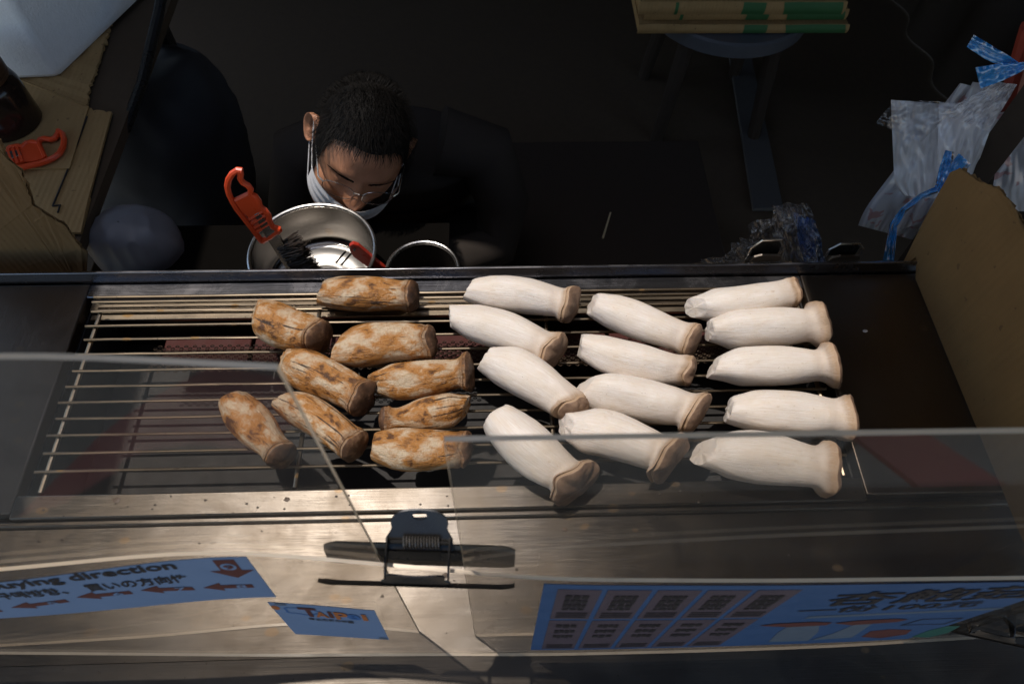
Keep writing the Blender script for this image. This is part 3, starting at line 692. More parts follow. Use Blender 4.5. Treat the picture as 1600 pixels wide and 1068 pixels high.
# bulldog clip
def clip(label, c, rz=0, s=1.0):
    root = thing('bulldog_clip', label, 'clip', c)
    def tr(q): 
        q = Vector(q) * s; ca, sa = math.cos(rz), math.sin(rz)
        return Vector(c) + Vector((q.x * ca - q.y * sa, q.x * sa + q.y * ca, q.z))
    def jaw(y0, sgn):
        mb = MB(); prof = [(0, -.020), (.0025, -.016), (.004, -.006), (.0055, .004), (.009, .008)]
        def fn(u, v, o=0):
            k = v * (len(prof) - 1); i = min(int(k), len(prof) - 2); a, b = prof[i], prof[i + 1]; f = k - i
            x = lerp(-.075, .075, u); tap = 1 - .25 * smooth((abs(x) - .066) / .01)
            return tr((x, y0 + sgn * (lerp(a[0], b[0], f) * tap + o), lerp(a[1], b[1], f) * tap))
        mb.grid(lambda u, v: fn(u, v), 30, 12); mb.grid(lambda u, v: fn(u, v, .0012), 30, 12); return mb
    jaw(.0065, 1).build('jaw', M['black'], root); jaw(-.0065, -1).build('jaw', M['clipgrey'], root)
    def handle(y0, sgn, lean, up_, name, mat, hole):
        mb = MB(); n = 22; out = []
        for i in range(n + 1):
            a = math.pi * i / n; x = .0255 * math.cos(a); k = math.sin(a)
            out.append((math.copysign(abs(math.cos(a)) ** .55, math.cos(a)) * .0225, .018 + .014 * k ** .6))
        prof = [(-.0265, 0), (-.0262, .009), (-.0225, .015), (-.0215, .018)]
        ol = [(x * -1, v) for x, v in prof] + out[1:-1] + prof[::-1]
        def mp(x, v, o):
            b = .004 * (1 - (x / .0265) ** 2)
            return tr((x, y0 + sgn * (lean * v + b + o), .006 + up_ * v))
        hc = [(.0058 * math.cos(2*math.pi*i/14), .0265 + .0036 * math.sin(2*math.pi*i/14)) for i in range(14)]
        bm = bmesh.new()
        for o in (0, .0014):
            vo = [bm.verts.new(mp(x, v, o)) for x, v in ol]; eo = [bm.edges.new((vo[i], vo[(i + 1) % len(vo)])) for i in range(len(vo))]
            if hole:
                vh = [bm.verts.new(mp(x, v, o)) for x, v in hc]; eo += [bm.edges.new((vh[i], vh[(i + 1) % 14])) for i in range(14)]
            bmesh.ops.triangle_fill(bm, edges=eo, use_beauty=True)
            if o: 
                for i in range(len(vo)): j = (i + 1) % len(vo); bm.faces.new((po[i], po[j], vo[j], vo[i]))
            po = vo
        bm.verts.index_update(); mb.add([v.co for v in bm.verts], [[v.index for v in f.verts] for f in bm.faces]); bm.free()
        return mb.build(name, mat, root)
    handle(.012, 1, .66, .62, 'handle', M['black'], True); handle(-.014, -1, -.22, .42, 'handle', M['black'], False)
    sp = [tr((lerp(-.012, .016, i / 120), .016 + .0042 * math.cos(i * .66), .012 + .0042 * math.sin(i * .66))) for i in range(121)]
    MB().tube(sp, .0009, 6).build('spring', M['clipgrey'], root)
    MB().tube([tr((-.024, .016, .012)), tr((.024, .016, .012))], .0016, 8).build('pin', M['black'], root)
    for sg in (-1, 1):
        MB().prism([tr((sg * .0235, -.015, .004)), tr((sg * .0235, .017, .006)), tr((sg * .0235, .018, .020)), tr((sg * .0235, -.004, .014))], tr((sg * .0012, 0, 0)) - tr((0, 0, 0))).build('hinge_ear', M['black'], root)
    return root
cp = sheet_hit(655, 893); clip('wide black bulldog clip joining the two clear panels', (cp.x, cp.y + .002, 1.21), math.radians(-3))
q = sheet_hit(1560, 978); clip('black bulldog clip at the right end of the blue menu poster', (q.x, q.y + .002, q.z - .02), math.radians(-14), .9)

# ------------------------------------------------------------------ torn cardboard screens
def torn(pts, amp, seed, step=.006, closed=True):
    out = []; rnd = random.Random(seed)
    for i in range(len(pts)):
        a, b, rough = pts[i][0], pts[(i + 1) % len(pts)][0], pts[i][1]
        n = max(1, int((b - a).length / step)) if rough else 1
        for k in range(n):
            p = a.lerp(b, k / n)
            if rough and k: p = p + Vector((rnd.uniform(-1, 1), rnd.uniform(-1, 1), rnd.uniform(-1, 1))) * amp
            out.append(p)
    return out
def card_panel(name, label, outline, off, mat, seed, flute=None):
    """outline: list of (point, torn?); two liners with the fluted core standing proud along the torn edge"""
    root = thing(name, label, 'cardboard', min((p for p, _ in outline), key=lambda p: p.z))
    off = Vector(off)
    o1 = torn(outline, .0016, seed); o2 = torn(outline, .0022, seed + 1)
    MB().prism(o1, off * .12).build('liner', mat, root, smooth_=False)
    MB().prism([p + off * .88 for p in o2], off * .12).build('liner', mat, root, smooth_=False)
    mb = MB()
    for i, (a, t) in enumerate(outline):
        b = outline[(i + 1) % len(outline)][0]
        n = max(4, int((b - a).length / .0011)); cen = sum((p for p, _ in outline), Vector()) / len(outline)
        ins = (cen - (a + b) / 2).normalized()
        def fn(u, v, a=a, b=b, n=n, ins=ins):
            return a.lerp(b, u) + off * (.5 + .36 * math.sin(u * n * .9)) + ins * (.0006 + .016 * v + (.0015 * noise.noise(Vector((u * 30, seed, 0))) if t else .001))
        mb.grid(fn, n, 1)
    mb.build('flute', mat, root)
    return root
XC = .66
ol = [(PX(1404, 424, XC), 0), (PX(1448, 335, XC), 0), (PX(1484, 270, XC), 1), (PX(1500, 262, XC), 1), (PX(1528, 283, XC), 1), (PX(1562, 296, XC), 1), (PX(1590, 335, XC), 1), (PX(1625, 400, XC), 1), (PX(1760, 560, XC), 0), (Vector((XC, .10, 1.02)), 0), (Vector((XC, .15, Z0 + .002)), 0), (Vector((XC, .64, Z0 + .002)), 0), (Vector((XC, .668, Z0 + .023)), 0)]
card_panel('cardboard_screen', 'brown corrugated cardboard screen with torn top standing at the right end', ol, (.005, 0, 0), M['card_y'], 3)
YL = .705
ol = [(PY(-140, 130, YL), 1), (PY(0, 222, YL), 1), (PY(12, 250, YL), 1), (PY(34, 268, YL), 1), (PY(52, 322, YL), 1), (PY(104, 356, YL), 1), (PY(118, 378, YL), 1), (PY(136, 396, YL), 0), (PY(132, 470, YL), 0), (PY(-150, 480, YL), 0)]
card_panel('cardboard_screen', 'dark brown cardboard screen with torn sloping edge at the left end', ol, (0, .005, 0), M['card'], 5)

# ------------------------------------------------------------------ left side table and what stands on it
TZ = .80
tb = thing('side_table', 'dark side table under the cardboard and foam box', 'table', (-1.0, 1.2, 0))
TX1 = P(130, 362, TZ).x
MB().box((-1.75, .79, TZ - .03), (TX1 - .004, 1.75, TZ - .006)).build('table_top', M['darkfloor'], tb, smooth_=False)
for x in (-1.7, -.86):
    for y in (.85, 1.7): MB().box((x - .02, y - .02, .006), (x + .02, y + .02, TZ - .031)).build('leg', M['black'], tb, smooth_=False)
cs = thing('cardboard_sheet', 'worn flattened cardboard laid on the side table under the foam box', 'cardboard', P(80, 200, TZ))
ol2 = [(P(-200, 360, TZ), 0), (P(128, 366, TZ), 0), (P(140, 312, TZ), 0), (P(176, 178, TZ), 1), (P(140, 172, TZ), 1), (P(138, 150, TZ), 1), (P(158, 96, TZ), 1), (P(176, 38, TZ), 0), (P(-200, 38, TZ), 0)]
MB().prism(torn(ol2, .003, 8), (0, 0, .005)).build('sheet', M['carton'], cs, smooth_=False)
MB().prism([P(40, 172, TZ + .0055), P(140, 168, TZ + .0055), P(110, 265, TZ + .0055), P(-60, 265, TZ + .0055)], (0, 0, .004)).build('folded_flap', M['carton'], cs, smooth_=False)
MB().prism([P(127, 362, TZ), P(141, 308, TZ), P(134, 356, TZ - .02), P(118, 364, TZ - .03)], (0, 0, -.004)).build('folded_edge', M['carton'], cs, smooth_=False)
MB().tube([P(136, 182, TZ + .007), P(110, 255, TZ + .007), P(82, 322, TZ + .007)], .0016, 6).build('slot', M['ink'], cs)
MB().tube([P(82, 322, TZ + .007), P(94, 320, TZ + .007), P(90, 332, TZ + .007)], .0016, 6).build('slot', M['ink'], cs)
# foam box: open lid face leaning, rounded corners
fz = TZ + .007
fb = thing('foam_box', 'white polystyrene foam box on the cardboard at the top left', 'box', P(60, 110, fz))
c0 = P(92, 122, fz); cA = P(-60, 128, fz); d1 = (cA - c0); d1.z = 0; d1.normalize(); d2 = Vector((.34, .94, 0)).normalized(); up = Vector((0, 0, 1))
Lx, Ly, Hh = .34, .46, .27
def rbox(o, a, b, la, lb, h, r=.012, flare=.03):
    mb = MB(); n = 6; ring = []
    for cx_, cy_, st in ((la - r, lb - r, 0), (r, lb - r, 1), (r, r, 2), (la - r, r, 3)):
        for k in range(n + 1): an = math.pi / 2 * (st + k / n); ring.append((cx_ + r * math.cos(an), cy_ + r * math.sin(an)))
    def rg(z, e): return [o + a * ((u - la / 2) * (1 + e) + la / 2) + b * ((v - lb / 2) * (1 + e) + lb / 2) + up * z for u, v in ring]
    lv = [(0, -.03), (.008, -.004), (.02, 0), (h * .5, flare * .5), (h * .52, flare * .5 + .004), (h - .03, flare), (h - .008, flare), (h, flare - .03)]
    vs = []; 
    for z, e in lv: vs += rg(z, e)
    N = len(ring); fs = [(i*N+j, i*N+(j+1) % N, (i+1)*N+(j+1) % N, (i+1)*N+j) for i in range(len(lv) - 1) for j in range(N)]
    fs += [tuple(range(N))[::-1], tuple((len(lv) - 1) * N + j for j in range(N))]
    mb.add(vs, fs); return mb
rbox(c0, d1, d2, Lx, Ly, Hh).build('tub', M['foam'], fb, angle=30)
rbox(c0 + up * (Hh + .002) - d1 * .008 - d2 * .008, d1, d2, Lx + .016, Ly + .016, .045, flare=.0).build('lid', M['foam'], fb, angle=30)
# dark sauce jar
jc = P(8, 202, TZ + .01); jr = .060
jr_ = thing('sauce_jar', 'dark sauce jar with ringed lid at the left edge', 'jar', (jc.x + .002, jc.y + .02, TZ + .0055))
jc = Vector(jr_.location)
MB().lathe([(0, 0), (jr * .9, 0), (jr, .006), (jr, .085), (jr * .93, .098), (jr * .8, .104), (jr * .8, .106), (0, .106)], c=jc).build('glass', M['jar'], jr_)
MB().lathe([(jr * .84, .103), (jr * .90, .105), (jr * .90, .111), (jr * .86, .113), (jr * .90, .115), (jr * .90, .125), (jr * .86, .129), (0, .130)], c=jc).build('lid', plain('jar_lid', (.11, .055, .028), .35, .4), jr_)

# ------------------------------------------------------------------ wire brushes (traced outline on a real plane, given thickness)
def brush(name, label, mp, off, mat, shaft=True, loc=None):
    """mp(x, y) maps handle-local units (0..1 along x, y across) to world"""
    root = thing(name, label, 'brush', loc)
    off = Vector(off); mid = off * .5
    t = off.length * .5
    def bar(pts, r=t * .85): return [mp(*p) + mid for p in pts], r
    def zl(*pts):
        d = Vector((55, 111)); n_ = Vector((-d.y, d.x)); out = []
        for zx, zy in pts:
            q = Vector((340 + zx / 2.967 - 366, 80 + zy / 2.967 - 268)); out.append((q.dot(d) / d.length_squared, q.dot(n_) / d.length_squared))
        return out
    left = zl((112, 566), (90, 562), (66, 578), (48, 606), (42, 640), (50, 675), (66, 708), (85, 740), (130, 798), (165, 842), (182, 866), (203, 893))
    right = zl((100, 560), (104, 580), (102, 602), (114, 620), (138, 634), (151, 652), (150, 672), (172, 684), (188, 706), (194, 732), (214, 746), (234, 772), (240, 800), (252, 824), (287, 838))
    MB().tube(bar(left)[0], t * .9, 8).build('grip_rail', mat, root); MB().tube(bar(right)[0], t * .9, 8).build('grip_rail', mat, root)
    for pr2 in (((80, 702), (150, 668)), ((146, 788), (212, 748)), ((158, 808), (224, 766)), ((170, 828), (234, 788)), ((180, 846), (240, 808)), ((203, 893), (244, 872), (287, 838))):
        MB().tube(bar(zl(*pr2))[0], t * (.9 if len(pr2) > 2 else .7), 6).build('rib', mat, root)
    MB().prism([mp(*p) + off * .25 for p in zl((80, 704), (150, 670), (180, 700), (192, 740), (206, 750), (150, 784), (110, 750))], off * .4).build('grip_panel', mat, root, smooth_=False)
    if shaft:
        MB().prism([mp(*p) + off * .2 for p in zl((168, 764), (190, 752), (290, 870), (345, 980), (385, 1060), (345, 1060), (225, 872))], off * .6).build('shaft', M['silver'], root, smooth_=False, bevel=.001)
        rnd = random.Random(4); bb = MB()
        for i in range(900):
            x = rnd.uniform(1.10, 1.62); y = rnd.uniform(-.07, -.03) - .12 * (x - 1.1) ; k = rnd.random()
            a = mp(x, y) + off * k; b = mp(x + rnd.uniform(-.05, .12), y - rnd.uniform(.16, .32)) + off * (k + rnd.uniform(-.6, .6))
            bb.tube([a, a.lerp(b, .5) + Vector((rnd.uniform(-1, 1), rnd.uniform(-1, 1), rnd.uniform(-1, 1))) * .001, b], .0006, 3, caps=False)
        bo = bb.build('bristle', M['bristle'], root, smooth_=False); bo['kind'] = 'stuff'
    return root
YB = .80
a0, a1 = Vector((366, 268)), Vector((421, 379))
def mpA(x, y):
    d = a1 - a0; n_ = Vector((-d.y, d.x)); q = a0 + d * x + n_ * (y); return PY(q.x, q.y, YB - .02 * x)
brush('wire_brush', 'orange handled wire brush leaning in the steel pot', mpA, (0, .011, 0), M['orange'], True, P(470, 425, .695))
b0, b1 = Vector((104, 214)), Vector((-6, 263))
def mpB(x, y):
    d = b1 - b0; n_ = Vector((-d.y, d.x)); q = b0 + d * x - n_ * y * 1.05; return P(q.x, q.y, TZ + .011)
brush('wire_brush', 'orange brush handle lying on the cardboard at the left', mpB, (0, 0, .012), M['orange'], True, P(50, 240, TZ + .011))

# ------------------------------------------------------------------ shelf and pots behind the rim
sh = thing('back_shelf', 'dark shelf behind the grill rim holding the steel pots', 'shelf', (0, .8, 0))
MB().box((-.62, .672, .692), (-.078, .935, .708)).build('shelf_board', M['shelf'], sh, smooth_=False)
for x in (-.6, -.095):
    for y in (.685, .92): MB().box((x - .012, y - .012, .006), (x + .012, y + .012, .6915)).build('leg', M['black'], sh, smooth_=False)
def pot(label, c, r, h, cat='pot', mat='pot'):
    root = thing('steel_pot', label, cat, c)
    c = Vector(c); t = .0016
    prof = [(r * .90, 0), (r * .955, .004), (r * .985, .014), (r, h * .5), (r, h - .003), (r + .004, h), (r + .0055, h + .002), (r + .004, h + .0042), (r - .001, h + .003), (r - t, h - .002), (r - t, h * .5), (r * .985 - t, .016), (r * .94, .0065), (r * .86, .0045)]
    MB().tube([c + Vector(((r + .003) * math.cos(2 * math.pi * i / 72), (r + .003) * math.sin(2 * math.pi * i / 72), h + .0045)) for i in range(72)], .0034, 8, closed=True).build('rim', M['silver'], root)
    bt = [(r * .86, .0045), (r * .84, .0020), (r * .79, .0020), (r * .77, .0048), (r * .47, .0048), (r * .45, .0018), (r * .39, .0018), (r * .37, .0048), (0.0002, .0048)]
    MB().lathe([(0.0002, 0)] + prof, 72, c).build('wall', M[mat], root, angle=60)
    MB().lathe(bt, 72, c).build('base', M['potbase' if mat == 'pot' else mat], root, angle=60)
    for k in range(3):      # embossed spokes
        a = math.radians(60 + 120 * k)
        d = Vector((math.cos(a), math.sin(a), 0)); n_ = Vector((-d.y, d.x, 0))
        for sg in (-1, 1):
            MB().tube([c + d * r * .46 + n_ * sg * .006 + Vector((0, 0, .0048)), c + d * r * .76 + n_ * sg * .006 + Vector((0, 0, .0048))], .0022, 6).build('base_ridge', M[mat], root)
    return root
PC = P(488, 398, .80); pr_ = (P(588, 400, .80) - P(387, 400, .80)).length / 2
pot('shiny open steel pot behind the grill rim holding the orange brush', (PC.x, .79, .7085), pr_ - .006, .090)
pc2 = P(660, 428, .78); pot('dark steel bowl rim just right of the steel pot', (pc2.x, .765, .7085), .060, .066, 'bowl', 'bowl')
# red spatula handle in the pot
rs = thing('red_spatula', 'red spatula handle leaning over the rim of the steel pot', 'spatula', P(560, 400, .70))
def mpC(q, o=0): return PY(q[0], q[1], .775 + o)
MB().prism([mpC(p) for p in ((546, 392), (545, 385), (551, 381), (560, 384), (604, 421), (640, 452), (632, 460), (585, 426), (552, 402))], (0, .008, 0)).build('handle', M['red'], rs, smooth_=False, bevel=.002)
MB().tube([mpC((553, 389), -.0012), mpC((555, 390), -.0012)], .003, 10).build('hanging_hole', M['ink'], rs)

# ------------------------------------------------------------------ the vendor, bent low behind the grill
def head_pt(u, v):
    """u: 0..1 round the head (0 = back), v: 0 crown .. 1 neck; local frame, face towards -y, z up, centre of head at origin"""
    a = 2 * math.pi * u; th = math.pi * v
    dx, dy = -math.sin(a), math.cos(a)
    if v <= .80:
        zz = math.cos(math.pi * v / .80 * .5 * 1.28); 
    th = v / .80 * 2.35 if v <= .8 else 2.35
    z = .112 * math.cos(th); r = math.sin(th)
    x = .0765 * dx * r; y = .097 * dy * r
    if dy > 0: y *= .98
    low = smooth((-z - .01) / .085)
    x *= 1 - .22 * low * (1 if dy < 0 else .5)
    if dy > 0: y *= 1 - .38 * low
    if v > .8:
        k = (v - .8) / .2
        nx, ny = .058 * dx, .060 * dy + .022
        ch = Vector((x, y, z)); nk = Vector((nx, ny, -.175))
        e = smooth(k); p = Vector((lerp(x, nx, min(1, k * 2.2)), lerp(y, ny, min(1, k * 2.2)), lerp(z, -.185, k)))
        return p
    if dy < 0:
        f = smooth((-dy - .15) / .6)
        if y < -.083: y = -.083 + (y + .083) * .55
        y -= .005 * gs(z - .018, .013) * gs(abs(x) - .026, .024) * f           # brow
        y += .013 * gs(abs(x) - .032, .018) * gs(z + .004, .014) * f           # sockets
        y -= .0085 * gs(abs(x) - .032, .014) * gs(z + .006, .009) * f           # lids
        y += .0018 * gs(abs(x) - .033, .016) * gs(z - .001, .0022) * f          # lid crease
        nz = smooth((.008 - z) / .045)
        y -= (.004 + .022 * nz) * gs(x, .0085 + .006 * nz) * smooth((z + .062) / .012) * (1 if z < .012 else gs(z - .012, .01)) * f
        y -= .006 * gs(abs(x) - .016, .006) * gs(z + .046, .008) * f
        y -= .005 * gs(abs(x) - .046, .018) * gs(z + .028, .02) * f             # cheek
        y -= .004 * gs(z + .080, .016) * gs(x, .03) * f                         # lips
        y += .0014 * gs(abs(x) - .007, .0025) * gs(z - .014, .012) * f          # frown lines
    return Vector((x, y, z))
HC = PY(565, 224, 1.04)
HM = Matrix.Translation(HC) @ Matrix.Rotation(math.radians(5), 4, 'Z') @ Matrix.Rotation(math.radians(23), 4, 'Y') @ Matrix.Rotation(math.radians(9), 4, 'X') @ Matrix.Scale(1.09, 4)
def H(p): return HM @ Vector(p)
VN = thing('person', 'person in black with glasses and white mask, bent down behind the steel pot', 'person', (HC.x + .02, 1.30, .006))
bd = MB(); bd.grid(lambda u, v: H(head_pt(u, v)), 112, 110, wrap=True)
def ear(sg):
    def fn(u, v):
        a = 2 * math.pi * u; r = v
        px_, pz = .019 * r * math.cos(a) * (1 - .25 * max(0, -math.sin(a))), .033 * r * math.sin(a)
        rim = .0055 * gs(r - .9, .14) - .007 * gs(r - .45, .28) * (1 if math.sin(a) > -.6 else .4) + .003 * gs(r - .62, .10) * (math.cos(a) > -.2)
        out = .012 + rim + .010 * (px_ / .019)
        if r > .97: out -= .006
        return H((sg * (.0735 + out), .012 + px_, -.006 + pz))
    bd.grid(fn, 40, 16, wrap=True)
    def back(u, v):
        a = 2 * math.pi * u; px_, pz = .019 * math.cos(a) * (1 - .25 * max(0, -math.sin(a))), .033 * math.sin(a)
        f = fn(u, 1.0); k = 1 - .45 * v
        return f.lerp(H((sg * .066, .008 + px_ * k, -.006 + pz * k)), v)
    bd.grid(back, 40, 4, wrap=True)
ear(-1); ear(1)
# neck and trunk under the shirt, one surface running down from the head
sh_c = Vector((HC.x + .035, 1.19, .66)); hip = Vector((HC.x + .04, 1.36, .34))
nk = H((0, .022, -.17))
def ringpt(c, ax_x, ax_y, rx, ry, u): a = 2 * math.pi * u; return c + ax_x * (-math.sin(a) * rx) + ax_y * (math.cos(a) * ry)
tr_ = [(H((0, .022, -.14)), .056, .058), (nk, .062, .062), (nk.lerp(sh_c, .5) + Vector((0, 0, .02)), .10, .075), (sh_c, .185, .10), (sh_c.lerp(hip, .35), .17, .115), (hip, .165, .12), (hip + Vector((0, .02, -.06)), .12, .10)]
def trunk(u, v, grow=0.0):
    k = v * (len(tr_) - 1); i = min(int(k), len(tr_) - 2); f = smooth(k - i)
    c = tr_[i][0].lerp(tr_[i + 1][0], k - i); rx = lerp(tr_[i][1], tr_[i + 1][1], f) + grow; ry = lerp(tr_[i][2], tr_[i + 1][2], f) + grow
    return ringpt(c, Vector((1, 0, 0)), Vector((0, .8, .45)) if i < 4 else Vector((0, 1, .1)), rx, ry, u)
bd.grid(lambda u, v: trunk(u, v), 40, 40, wrap=True)
# hands: palm and five fingers
def hand(c, d, sg):
    d = Vector(d).normalized(); sd_ = d.cross(Vector((0, 0, 1))).normalized() * sg; nrm = sd_.cross(d)
    def q(a, b, h_=0): return Vector(c) + d * a + sd_ * b + nrm * h_
    bd.tube([q(-.03, 0), q(.0, 0), q(.03, .002), (q(.075, .002)), q(.092, .002)], [.026, .027, .036, .038, .030], 14)
    for b, L in ((-.028, .072), (-.009, .082), (.010, .077), (.028, .060)):
        bd.tube([q(.07, b), q(.088, b, -.002), q(.088 + L * .5, b * 1.05, -.012), q(.088 + L * .78, b * 1.05, -.028), q(.088 + L * .92, b * 1.05, -.042)], [.0095, .0093, .0086, .008, .0055], 10)
    bd.tube([q(.015, -.026), q(.045, -.048, -.01), q(.07, -.055, -.022), q(.09, -.05, -.034)], [.013, .011, .0095, .006], 10)
for sg in (-1, 1): hand((sh_c.x + sg * .10, 1.03, .42), (0 - sg * .3, -.9, -.25), -sg)
bd.build('body', M['skin'], VN, angle=80)
# shirt and trousers
sm = MB(); sm.grid(lambda u, v: trunk(u, .20 + .8 * v, .012 + .006 * noise.noise(Vector((u * 8, v * 6, 1)))), 48, 40, wrap=True)
for sg in (-1, 1):
    sm.tube([sh_c + Vector((sg * .10, -.01, .035)), sh_c + Vector((sg * .20, -.01, .0)), sh_c + Vector((sg * .24, -.05, -.12)), sh_c + Vector((sg * .22, -.11, -.20)), sh_c + Vector((sg * .14, -.17, -.17)), (sh_c.x + sg * .105, 1.05, .422)], [.075, .072, .062, .056, .050, .042], 18)
sm.build('shirt', M['cloth'], VN, angle=80)
tm = MB()
for sg in (-1, 1):
    tm.tube([hip + Vector((sg * .07, .02, -.05)), hip + Vector((sg * .11, -.12, -.02)), (hip.x + sg * .16, 1.16, .40), (hip.x + sg * .165, 1.13, .36), (hip.x + sg * .16, 1.18, .10)], [.10, .095, .075, .072, .055], 18)
tm.build('trousers', M['cloth'], VN, angle=80)
for sg in (-1, 1):
    MB().tube([(hip.x + sg * .16, 1.22, .043), (hip.x + sg * .16, 1.16, .052), (hip.x + sg * .165, 1.08, .049), (hip.x + sg * .165, 1.03, .032)], [.034, .045, .042, .024], 14).build('shoe', M['black'], VN)
stool = thing('low_stool', 'low black stool under the person in black', 'stool', (hip.x, 1.39, .006))
MB().box((hip.x - .15, 1.26, .215), (hip.x + .15, 1.52, .24)).build('seat', M['black'], stool, bevel=.005)
for x in (-.12, .12):
    for y in (1.29, 1.49): MB().box((hip.x + x - .014, y - .014, .006), (hip.x + x + .014, y + .014, .2145)).build('leg', M['black'], stool, smooth_=False)
# hair: scalp shell plus strands
def hairline(x, y):      # lowest z of hair for a point on the head
    if y < -.02: return lerp(-.005, .070, smooth((-y - .02) / .055)) + .012 * gs(abs(x) - .055, .02) * (y < -.05) - .035 * gs(abs(x) - .073, .010) * (y > -.055)
    return lerp(-.005, -.085, smooth((y - .005) / .05))
hm = MB(); NU_, NVh = 112, 110
inc = {}
pts = [[head_pt(i / NU_, j / NVh) for i in range(NU_)] for j in range(NVh + 1)]
def isH(p): return p.z > hairline(p.x, p.y) + .004 * noise.noise(p * 160)
for j in range(NVh):
    if j / NVh > .79: break
    for i in range(NU_):
        q = [pts[j][i], pts[j][(i + 1) % NU_], pts[j + 1][(i + 1) % NU_], pts[j + 1][i]]
        if all(isH(p) for p in q):
            hm.add([H(p * (1.045 + .02 * noise.noise(p * 60) + .02 * smooth(p.z / .08))) for p in q], [(0, 1, 2, 3)])
rnd = random.Random(11); ns = 0
while ns < 6500:
    u, v = rnd.random(), rnd.random() ** .7 * .79; p = head_pt(u, v)
    if not isH(p): continue
    ns += 1
    n_ = p.normalized(); flow = Vector((rnd.uniform(-.35, .35) + p.x * 3, -.9 if p.y < .03 else .25, -.75 + rnd.uniform(-.3, .3)))
    flow = (flow - n_ * flow.dot(n_)).normalized(); Lh = rnd.uniform(.012, .026); sd_ = n_.cross(flow) * .00045
    a = p * 1.035; pp = []
    for k in range(4):
        t = k / 3; c_ = a + flow * Lh * t + n_ * (.010 * math.sin(t * 2.2) + .004 * t * rnd.random() )
        ww = sd_ * (1 - .8 * t); pp += [H(c_ - ww), H(c_ + ww)]
    hm.add(pp, [(0, 1, 3, 2), (2, 3, 5, 4), (4, 5, 7, 6)])
hm.build('hair', M['hair'], VN, angle=80)
eb = MB()
for sg in (-1, 1):
    for i in range(260):
        t = rnd.random() ** 1.3; x = sg * lerp(.012, .054, t); z = .009 + .014 * t - .006 * t * t + rnd.uniform(-.0045, .0045) * (1 - .75 * t) * rnd.random()
        best = None
        y = -.0885 + .9 * max(0, abs(x) - .02) ** 2 * 14 - .003
        a = Vector((x, y, z)); b = a + Vector((sg * .007, .0015 + abs(x) * .03, rnd.uniform(.0, .003))); w_ = Vector((0, 0, .0006))
        eb.add([H(a - w_), H(a + w_), H(b)], [(0, 1, 2)])
eb.build('eyebrow', M['hair'], VN, smooth_=False)['kind'] = 'stuff'
# mask
def mask_pt(s, t):
    x = .078 * math.sin(s * 1.35); z = lerp(-.036 + .004 * abs(s), -.118 + .030 * s * s, t)
    y = -.100 * math.cos(s * 1.22) - .018 + .028 * t * (1 - .5 * abs(s))
    y -= .017 * gs(s, .26) * gs(t - .12, .30); z += .010 * gs(s, .22) * (1 - t)
    y += .0022 * math.cos(t * 6 * math.pi) * (1 - s * s)
    return Vector((x, y + .004, z))
mk = MB(); mk.grid(lambda u, v: H(mask_pt(u * 2 - 1, v)), 48, 40); mk.grid(lambda u, v: H(mask_pt(u * 2 - 1, v) + Vector((0, .0012, 0))), 48, 40)
mo_ = mk.build('face_mask', M['mask'], VN, angle=80)
for sg in (-1, 1):
    for t in (.06, .9):
        a = mask_pt(sg, t); MB().tube([H(a), H((sg * .080, -.015, a.z * .7)), H((sg * .085, .020, -.008 + .02 * (t < .5) - .02 * (t > .5)))], .0013, 6).build('ear_loop', M['mask'], mo_)
# glasses
gl = bpy.data.objects.new('glasses', None); gr = MB()
def lens_pt(sg, a, k=1.0): return Vector((sg * .034 + .0265 * k * math.copysign(abs(math.cos(a)) ** .8, math.cos(a)), -.1035 + .012 * ((sg * .034 + .0265 * k * math.cos(a)) / .06) ** 2 , -.012 + .0185 * k * math.copysign(abs(math.sin(a)) ** .8, math.sin(a))))
for sg in (-1, 1): gr.tube([H(lens_pt(sg, 2 * math.pi * i / 32)) for i in range(32)], .0008, 6, closed=True)
gr.tube([H((-.0085, -.1035, -.006)), H((0, -.107, -.002)), H((.0085, -.1035, -.006))], .0012, 6)
for sg in (-1, 1): gr.tube([H((sg * .060, -.0925, -.006)), H((sg * .069, -.084, -.005)), H((sg * .077, -.03, .000)), H((sg * .080, .012, .004)), H((sg * .078, .030, -.010))], .0015, 6)
go = gr.build('glasses', M['silver'], VN)
for sg in (-1, 1):
    lm = MB(); lm.add([H(lens_pt(sg, 2 * math.pi * i / 28, .97)) for i in range(28)], [tuple(range(28))]); lm.build('lens', M['lensg'], go, smooth_=False)

# ------------------------------------------------------------------ sacks on the floor side, hose, bag
sk = MB(); skc = P(262, 190, .45)
s_pts = [P(170, 330, .30), P(235, 60, .30), P(300, 70, .30), P(360, 240, .30), P(330, 330, .30)]
def sackfn(u, v):
    a = 2 * math.pi * u; th = math.pi * (.001 + .998 * v); r = abs(math.sin(th)) ** .55
    p = Vector((.20 * math.cos(a) * r, .30 * math.sin(a) * r, .30 * math.cos(th) * (1 if math.cos(th) > 0 else .95)))
    p *= 1 + .10 * noise.noise(p * 6) + .03 * noise.noise(p * 22)
    return Vector((P(255, 200, .45).x - .03, P(255, 200, .45).y + .03, .31)) + p
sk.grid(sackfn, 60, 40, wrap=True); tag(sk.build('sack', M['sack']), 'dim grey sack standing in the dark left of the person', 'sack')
wb = MB(); wc = P(196, 392, .74)
def wfn(u, v):
    a = 2 * math.pi * u; th = math.pi * (.001 + .998 * v); p = Vector((.082 * math.cos(a), .07 * math.sin(a), 0)) * abs(math.sin(th)) ** .7 + Vector((0, 0, .065 * math.cos(th)))
    p *= 1 + .22 * noise.noise(p * 11) + .05 * (1 - abs(noise.noise(Vector((p.x * 34, p.y * 34, p.z * 9))))); return Vector((wc.x, wc.y + .03, .72)) + p
wb.grid(wfn, 110, 80, wrap=True); tag(wb.build('plastic_bag', M['wbag']), 'crumpled whitish plastic bag just behind the rim at the left', 'bag')
